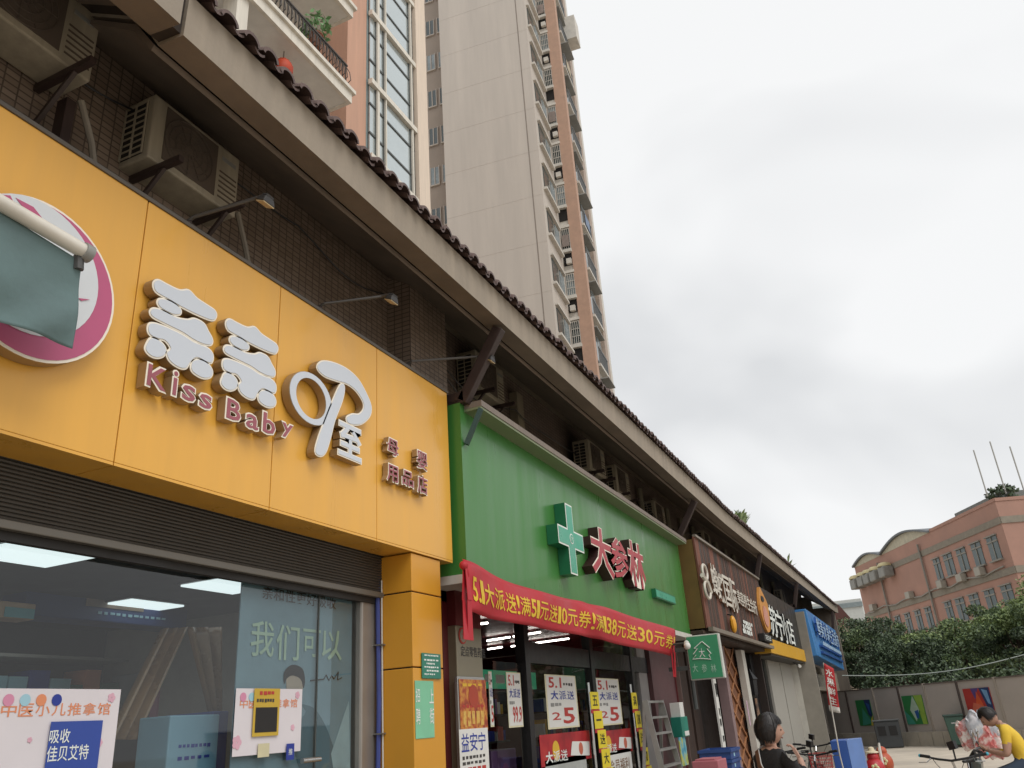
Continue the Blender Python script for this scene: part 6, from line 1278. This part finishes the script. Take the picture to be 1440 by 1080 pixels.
def bicycle(name, lab, loc, rz, bar_, frame_m, grip_m, basket=None):
    t = thing(name, lab, 'bicycle', loc, 'parked bicycles'); M = Matrix.Translation(loc) @ Matrix.Rotation(rz, 4, 'Z'); B = lambda *q: M @ Vector(q); ax = M.to_3x3() @ Vector((0, 1, 0))
    part_wheel(t, B(.52, 0, .33), .31, ax, .022, 16); part_wheel(t, B(-.52, 0, .33), .31, ax, .022, 16)
    m = MB(); hd_, st, bb_, ra = B(.36, 0, .82), B(-.18, 0, .82), B(-.06, 0, .3), B(-.52, 0, .33); m.tube([hd_, st], .018, 8); m.tube([B(.38, 0, .74), bb_], .02, 8); m.tube([st, bb_], .017, 8)
    for s in (-.05, .05): m.tube([bb_, ra + ax * s], .01, 6); m.tube([st, ra + ax * s], .009, 6)
    m.build('frame', frame_m, t, smooth=True); m = MB()
    for s in (-.055, .055): m.tube([B(.52, 0, .33) + ax * s, B(.40, 0, .68) + ax * s], .013, 6)
    m.tube([B(.40, -.055, .68), B(.40, .055, .68)], .016, 6); m.tube([B(.40, 0, .68), B(.345, 0, .92)], .018, 8); m.build('fork', frame_m, t, smooth=True)
    MB().tube([B(.345, 0, .92), B(.40, 0, 1.0)], .017, 8).build('stem', M_chr, t, smooth=True); MB().tube([B(.34, -.33, 1.05), B(.40, -.16, 1.02), B(.41, 0, 1.0), B(.40, .16, 1.02), B(.34, .33, 1.05)], .014, 8).build('handlebar', M_black, t, smooth=True)
    for s in (-1, 1):
        MB().tube([B(.315, s * .38, 1.06), B(.36, s * .26, 1.045)], .019, 8).build('grip', M_rub, t, smooth=True); MB().sphere(B(.312, s * .388, 1.06), .021, 8, 6).build('grip_end', grip_m, t, smooth=True); MB().tube([B(.38, s * .24, 1.03), B(.45, s * .28, .99), B(.43, s * .38, .99)], .007, 5).build('brake_lever', M_chr, t); MB().tube([B(.40, s * .22, 1.03), B(.50, s * .16, .98), B(.48, s * .04, .8)], .004, 4).build('brake_cable', M_rub, t)
    m = MB(); m.bar(B(.41, .05, 1.02), B(.41, .05, 1.16), .02); m.bar(B(.40, .01, 1.16), B(.44, .1, 1.18), .05, .09); m.build('phone_mount', M_black, t)
    MB().tube([st, B(-.2, 0, .93)], .013, 8).build('seat_post', M_chr, t); m = MB(); m.hexa([B(*q) for q in ((-.36, -.07, .93), (-.04, -.02, .94), (-.04, .02, .94), (-.36, .07, .93), (-.38, -.08, .98), (-.03, -.02, .97), (-.03, .02, .97), (-.38, .08, .98))]); m.build('saddle', M_black, t, bevel=.015)
    m = MB().lathe([(.085, -.006), (.085, .006)], (0, 0, 0), 18, 'Y'); tr_mesh(m, M @ Matrix.Translation((-.06, -.05, .3))).build('chainring', M_chr, t); MB().tube([B(-.06, -.09, .3), B(.06, -.1, .2)], .01, 6).build('crank', M_chr, t)
    if basket:
        m = MB(); c = B(.62, 0, .92)
        for z in (-.1, -.05, 0, .05, .1): m.tube([B(.62 + math.cos(a) * .15, math.sin(a) * .18, .92 + z) for a in np.linspace(0, 6.283, 17)], .004, 4)
        for a in np.linspace(0, 6.283, 17): m.tube([B(.62 + math.cos(a) * .13, math.sin(a) * .16, .8), B(.62 + math.cos(a) * .15, math.sin(a) * .18, 1.02)], .004, 4)
        m.build('basket', basket, t)
    return t
hb = onZ(1340, 1064, 1.04); bicycle('bicycle', 'silver bicycle with teal grip ends in front of the rider', Vector((hb.x + .1, hb.y + .32, 0)), rad(-108), None, mat('silver frame', '9a9896', .35, .5), mat('teal grip', '3a9fb5', .4))
bicycle('bicycle', 'dark bicycle with red basket parked before the convenience shop', Vector((-1.75, 14.2, 0)), rad(75), None, mat('dark frame', '2b2b2f', .4), M_rub, mat('red basket', 'a8322c', .5)); bicycle('bicycle', 'green framed bicycle leaning behind the red basket one', Vector((-2.3, 15.6, 0)), rad(95), None, mat('olive frame', '4a5a35', .4), M_rub); bicycle('bicycle', 'black bicycle standing furthest along before the shops', Vector((-2.0, 17.2, 0)), rad(80), None, M_black, M_rub)
# ================================================================ street clutter
a = onY(1167, 1042, 15.5); b = onY(1208, 1040, 15.5); cb2 = thing('promotion_cabinet', 'blue upright promotion cabinet below the red flag', 'cabinet', (a.x, 15.5, 0)); zc = a.z; mx_ = onY(1190, 1042, 15.5).x
MB().box(a.x, mx_, 15.5, 16.1, 0, zc).build('body', mat('cabinet blue', '2b55a0', .45, var=.08), cb2, bevel=.01); m = MB(); m.hexa([(mx_ + .004, 15.5, 0), (b.x, 15.9, 0), (b.x, 16.2, 0), (mx_ + .004, 16.1, 0), (mx_ + .004, 15.5, zc), (b.x, 15.9, zc), (b.x, 16.2, zc), (mx_ + .004, 16.1, zc)]); m.build('side_panel', mat('cabinet pale blue', '5f7fb8', .45, var=.08), cb2)
f0 = onY(1181, 1062, 15.3); f1 = onY(1158, 932, 15.3); fg = thing('promotion_flag', 'red feather flag with white characters on a slanted pole', 'flag', (f0.x, 15.3, 0)); bse = Vector((f0.x + .05, 15.3, 0)); MB().tube([bse, f0, f1], .012, 6).build('pole', M_pw, fg); MB().lathe([(.2, 0), (.2, .05), (.05, .1), (.03, .3)], bse, 14).build('base', mat('cabinet blue', '2b55a0', .45), fg)
q = [f1, onY(1172, 940, 15.3), onY(1182, 1003, 15.3), onY(1166, 1000, 15.3)]; m = MB(); nu, nv = 8, 16
fsurf = lambda u, v, o_=0: (q[0] * (1 - u) + q[1] * u) * (1 - v) + (q[3] * (1 - u) + q[2] * u) * v + Vector((0, -.03 * math.sin(u * 4 + v * 5) - o_, 0))
for j in range(nv + 1):
    for i in range(nu + 1): m.v.append(tuple(fsurf(i / nu, j / nv)))
for j in range(nv):
    for i in range(nu): m.m = 1 if j >= nv - 2 else 0; k = j * (nu + 1) + i; m.face((k, k + 1, k + nu + 2, k + nu + 1))
o = m.build('cloth', [mat('flag red', 'b52a30', .6, var=.08), M_paper2], fg, smooth=True); o.modifiers.new('t', 'SOLIDIFY').thickness = .003
for k, ch in enumerate('水果鲜生'):
    me, bb4 = textmesh(ch, .015); m = MB(); m.v = [tuple(fsurf(.15 + .7 * (p.co.x - bb4[0]) / (bb4[1] - bb4[0]), .08 + k * .2 + .16 * (1 - (p.co.y - bb4[2]) / (bb4[3] - bb4[2])), .012)) for p in me.vertices]
    for f_ in me.polygons: m.face(list(f_.vertices))
    m.build('lettering', M_ink['white'], fg)
# kiddie rides
def ride(x, y, Y, lab, colr, hat):
    p = onY(x, y, Y); n0 = set(bpy.data.objects.keys()); t = thing('kiddie_ride', lab, 'kiddie ride', (p.x, Y, 0), 'kiddie rides'); c = Vector((p.x, Y, 0)); MB().lathe([(.32, .03), (.34, .1), (.3, .22), (.2, .25)], c, 16).build('base', mat('ride base', '6b6a6c', .5), t, smooth=True); MB().sphere(c + Vector((0, 0, .55)), (.3, .36, .33), 16, 12).build('body', mat('ride ' + colr, {'red': 'b3242c', 'orange': 'b5502f'}[colr], .5, var=.3, coat=.1), t, smooth=True)
    MB().sphere(c + Vector((0, 0, .88)), (.17, .18, .16), 14, 10).build('head', mat('ride ' + colr, 'b3242c', .3), t, smooth=True)
    if hat: MB().lathe([(.02, 1.0), (.2, 1.0), (.19, 1.03), (.1, 1.06), (.08, 1.14), (.03, 1.16)], c, 14).build('hat', mat('ride cream', 'd3c6a8', .5), t, smooth=True); MB().tube([c + Vector((.22, .1, .3)), c + Vector((.24, .1, 1.1)), c + Vector((.26, .1, 1.25))], [.05, .045, .03], 8).build('post', M_wht, t, smooth=True)
    fc = c + Vector((.03, -.33, .62))
    for k in range(5): MB().sphere(fc + Vector((math.cos(k * 1.257) * .07, -.01, math.sin(k * 1.257) * .07)), (.05, .02, .05), 8, 6).build('petal', mat('petal cream', 'd8cfa0', .4), t, smooth=True)
    MB().sphere(fc + Vector((0, -.02, 0)), (.035, .02, .035), 8, 6).build('flower_eye', mat('flower red', 'b5402f', .4), t, smooth=True)
    for s in (-1, 1): MB().lathe([(.07, -.03), (.07, .03)], c + Vector((s * .2, -.2, .1)), 12, 'X').build('wheel', M_rub, t)
    t.scale = (.68, .68, .72)
ride(1224, 1050, 20, 'red kiddie ride with cream flower and hat beside the blue cabinet', 'red', True); ride(1237, 1045, 22, 'smaller red kiddie ride behind the one with the hat', 'orange', False)
# bins
p = onZ(1254, 1052, 0); t = thing('twin_bin', 'dark twin litter bin against the hoarding', 'litter bin', p); MB().box(p.x - .45, p.x + .45, p.y - .2, p.y + .2, .02, .95).build('body', mat('bin grey', '3f4244', .5, var=.15), t, bevel=.03)
for s in (-1, 1): MB().box(p.x + s * .2 - .14, p.x + s * .2 + .14, p.y - .215, p.y - .203, .45, .78).build('opening', M_black, t)
MB().box(p.x - .48, p.x + .48, p.y - .23, p.y + .23, .952, 1.0).build('lid', mat('bin lid', '55595a', .5), t, bevel=.01)
p = onP(1347, 1036, HA + Hn * .4, Hn); p.z = 0; t = thing('wheelie_bin', 'green wheelie bin against the hoarding behind the bags', 'litter bin', p); m = MB(); m.hexa([p + Vector(q) for q in ((-.22, -.25, .08), (.22, -.25, .08), (.22, .25, .08), (-.22, .25, .08), (-.3, -.33, 1.0), (.3, -.33, 1.0), (.3, .33, 1.0), (-.3, .33, 1.0))]); m.build('body', mat('bin green', '3d5a50', .5, var=.1), t, bevel=.02); MB().box(p.x - .33, p.x + .33, p.y - .36, p.y + .36, 1.002, 1.07).build('lid', mat('bin green dark', '2f473f', .5), t, bevel=.02)
for s in (-1, 1): MB().lathe([(.09, -.03), (.09, .03)], p + Vector((s * .22, .25, .1)), 12, 'X').build('wheel', M_rub, t)
# rack of printed bags
p = onY(1376, 1058, 18); bk = thing('display_rack', 'thin metal rack carrying bundles of printed bags', 'rack', (p.x, 18, 0)); zt_ = onY(1376, 1013, 18).z
MB().tube([(p.x, 18, 0), (p.x, 18, zt_)], .02, 8).build('pole', M_chr, bk); MB().bar((p.x - .32, 18, zt_ - .02), (p.x + .4, 18, zt_ - .02), .02).build('crossbar', M_chr, bk)
m = MB(); [m.bar((p.x, 18, .02), (p.x + .3 * math.cos(a), 18 + .3 * math.sin(a), .02), .03) for a in (0, 1.57, 3.14, 4.71)]; m.build('foot', M_chr, bk)
M_bag = [noiseprint('bag print %d' % k, c_, 9) for k, c_ in enumerate((('c9c2c4', 'b8655f', 'd8d2cc', 'c98a86'), ('cfcdd2', 'a9adb5', 'd9d6d4'), ('d3b9b0', 'b5514f', 'e0d8d0')))]
for k, (x, y, rx_, rz_, mi, lab) in enumerate(((1360, 1033, .16, .26, 0, 'puffy red and cream printed bag at the left of the rack'), (1373, 1025, .14, .3, 1, 'puffy silver printed bag in the middle of the rack'), (1388, 1022, .16, .28, 1, 'puffy pale printed bag at the top right of the rack'), (1384, 1042, .17, .27, 2, 'puffy pink printed bag low on the rack'), (1397, 1045, .15, .27, 0, 'puffy pink printed bag beside the rider knees'))):
    c = onY(x, y, 18 - .1 * (k % 2)); m = MB().sphere((0, 0, 0), (1, 1, 1), 20, 16); m.v = [tuple(c + Vector((math.copysign(abs(a_) ** .6, a_) * rx_ * (1 + .12 * math.sin(c_ * 5 + k)), b_ * .07 + .02 * math.sin(a_ * 9 + c_ * 11 + k), math.copysign(abs(c_) ** .7, c_) * rz_ + .03 * math.sin(a_ * 7 + k * 2)))) for a_, b_, c_ in m.v]; o = m.build('printed_bag', M_bag[mi], None, smooth=True, loc=c); tag(o, lab, 'bag', 'printed bags on the rack')
# crates in front of the wooden shop
p = onX(1010, 1052, -3.0); nest = 9; ztop_ = p.z; cr_p = None
def crate_mesh(c, w_=.62, d_=.44, h_=.28):
    m = MB(); x, y, z = c
    for (a0, a1, b0, b1) in ((-d_ / 2, d_ / 2, -w_ / 2, -w_ / 2 + .02), (-d_ / 2, d_ / 2, w_ / 2 - .02, w_ / 2), (-d_ / 2, -d_ / 2 + .02, -w_ / 2 + .021, w_ / 2 - .021), (d_ / 2 - .02, d_ / 2, -w_ / 2 + .021, w_ / 2 - .021)): m.box(x + a0, x + a1, y + b0, y + b1, z, z + h_)
    m.box(x - d_ / 2 + .021, x + d_ / 2 - .021, y - w_ / 2 + .021, y + w_ / 2 - .021, z, z + .015); return m
M_cr = mat('crate blue', '2b4a86', .5, var=.15)
nC = 8; hC = ztop_ / nC
for k in range(nC):
    c = Vector((-3.0 + .01 * (k % 2), p.y, k * hC)); lab = 'topmost blue plastic crate of the stack before the timber front' if k == nC - 1 else 'blue plastic crate, %s from the ground in the stack before the timber front' % ('lowest', 'second', 'third', 'fourth', 'fifth', 'sixth', 'seventh')[k]
    t = thing('plastic_crate', lab, 'crate', c, 'stacked blue crates'); crate_mesh(c, .7, .48, hC - .006).build('shell', M_cr, t); m = MB(); m.box(c.x - .26, c.x + .26, c.y - .37, c.y - .351, c.z + hC - .05, c.z + hC - .01); m.box(c.x + .241, c.x + .26, c.y - .35, c.y + .37, c.z + hC - .05, c.z + hC - .01); m.build('lip', M_cr, t)
    MB().box(c.x + .24, c.x + .2425, c.y - .12, c.y - .04, c.z + .03, c.z + .08).build('sticker', M_ink['sky'], t)
p2 = onX(990, 1066, -2.9); t = thing('pink_box', 'faded pink box in front of the blue crates', 'box', (-2.75, p2.y - .5, 0)); MB().box(-2.9, -2.55, p2.y - .75, p2.y - .2, .0, p2.z).build('carton', mat('pink carton', 'a8636b', .7, var=.15), t, bevel=.01); MB().box(-2.86, -2.6, p2.y - .7, p2.y - .25, p2.z, p2.z + .02).build('flap', mat('pink carton', 'a8636b', .7), t)
# overhead cable at the street end
a = onY(1184, 950, 36); b = onY(1470, 912, 40); m = MB().tube([a.lerp(b, f_) + Vector((0, 0, -.35 * math.sin(math.pi * f_))) for f_ in np.linspace(0, 1, 16)], .02, 5); tag(m.build('overhead_cable', mat('pale cable', '8b938e', .6), None, loc=a), 'thin pale cable strung across the dark trees', 'cable')
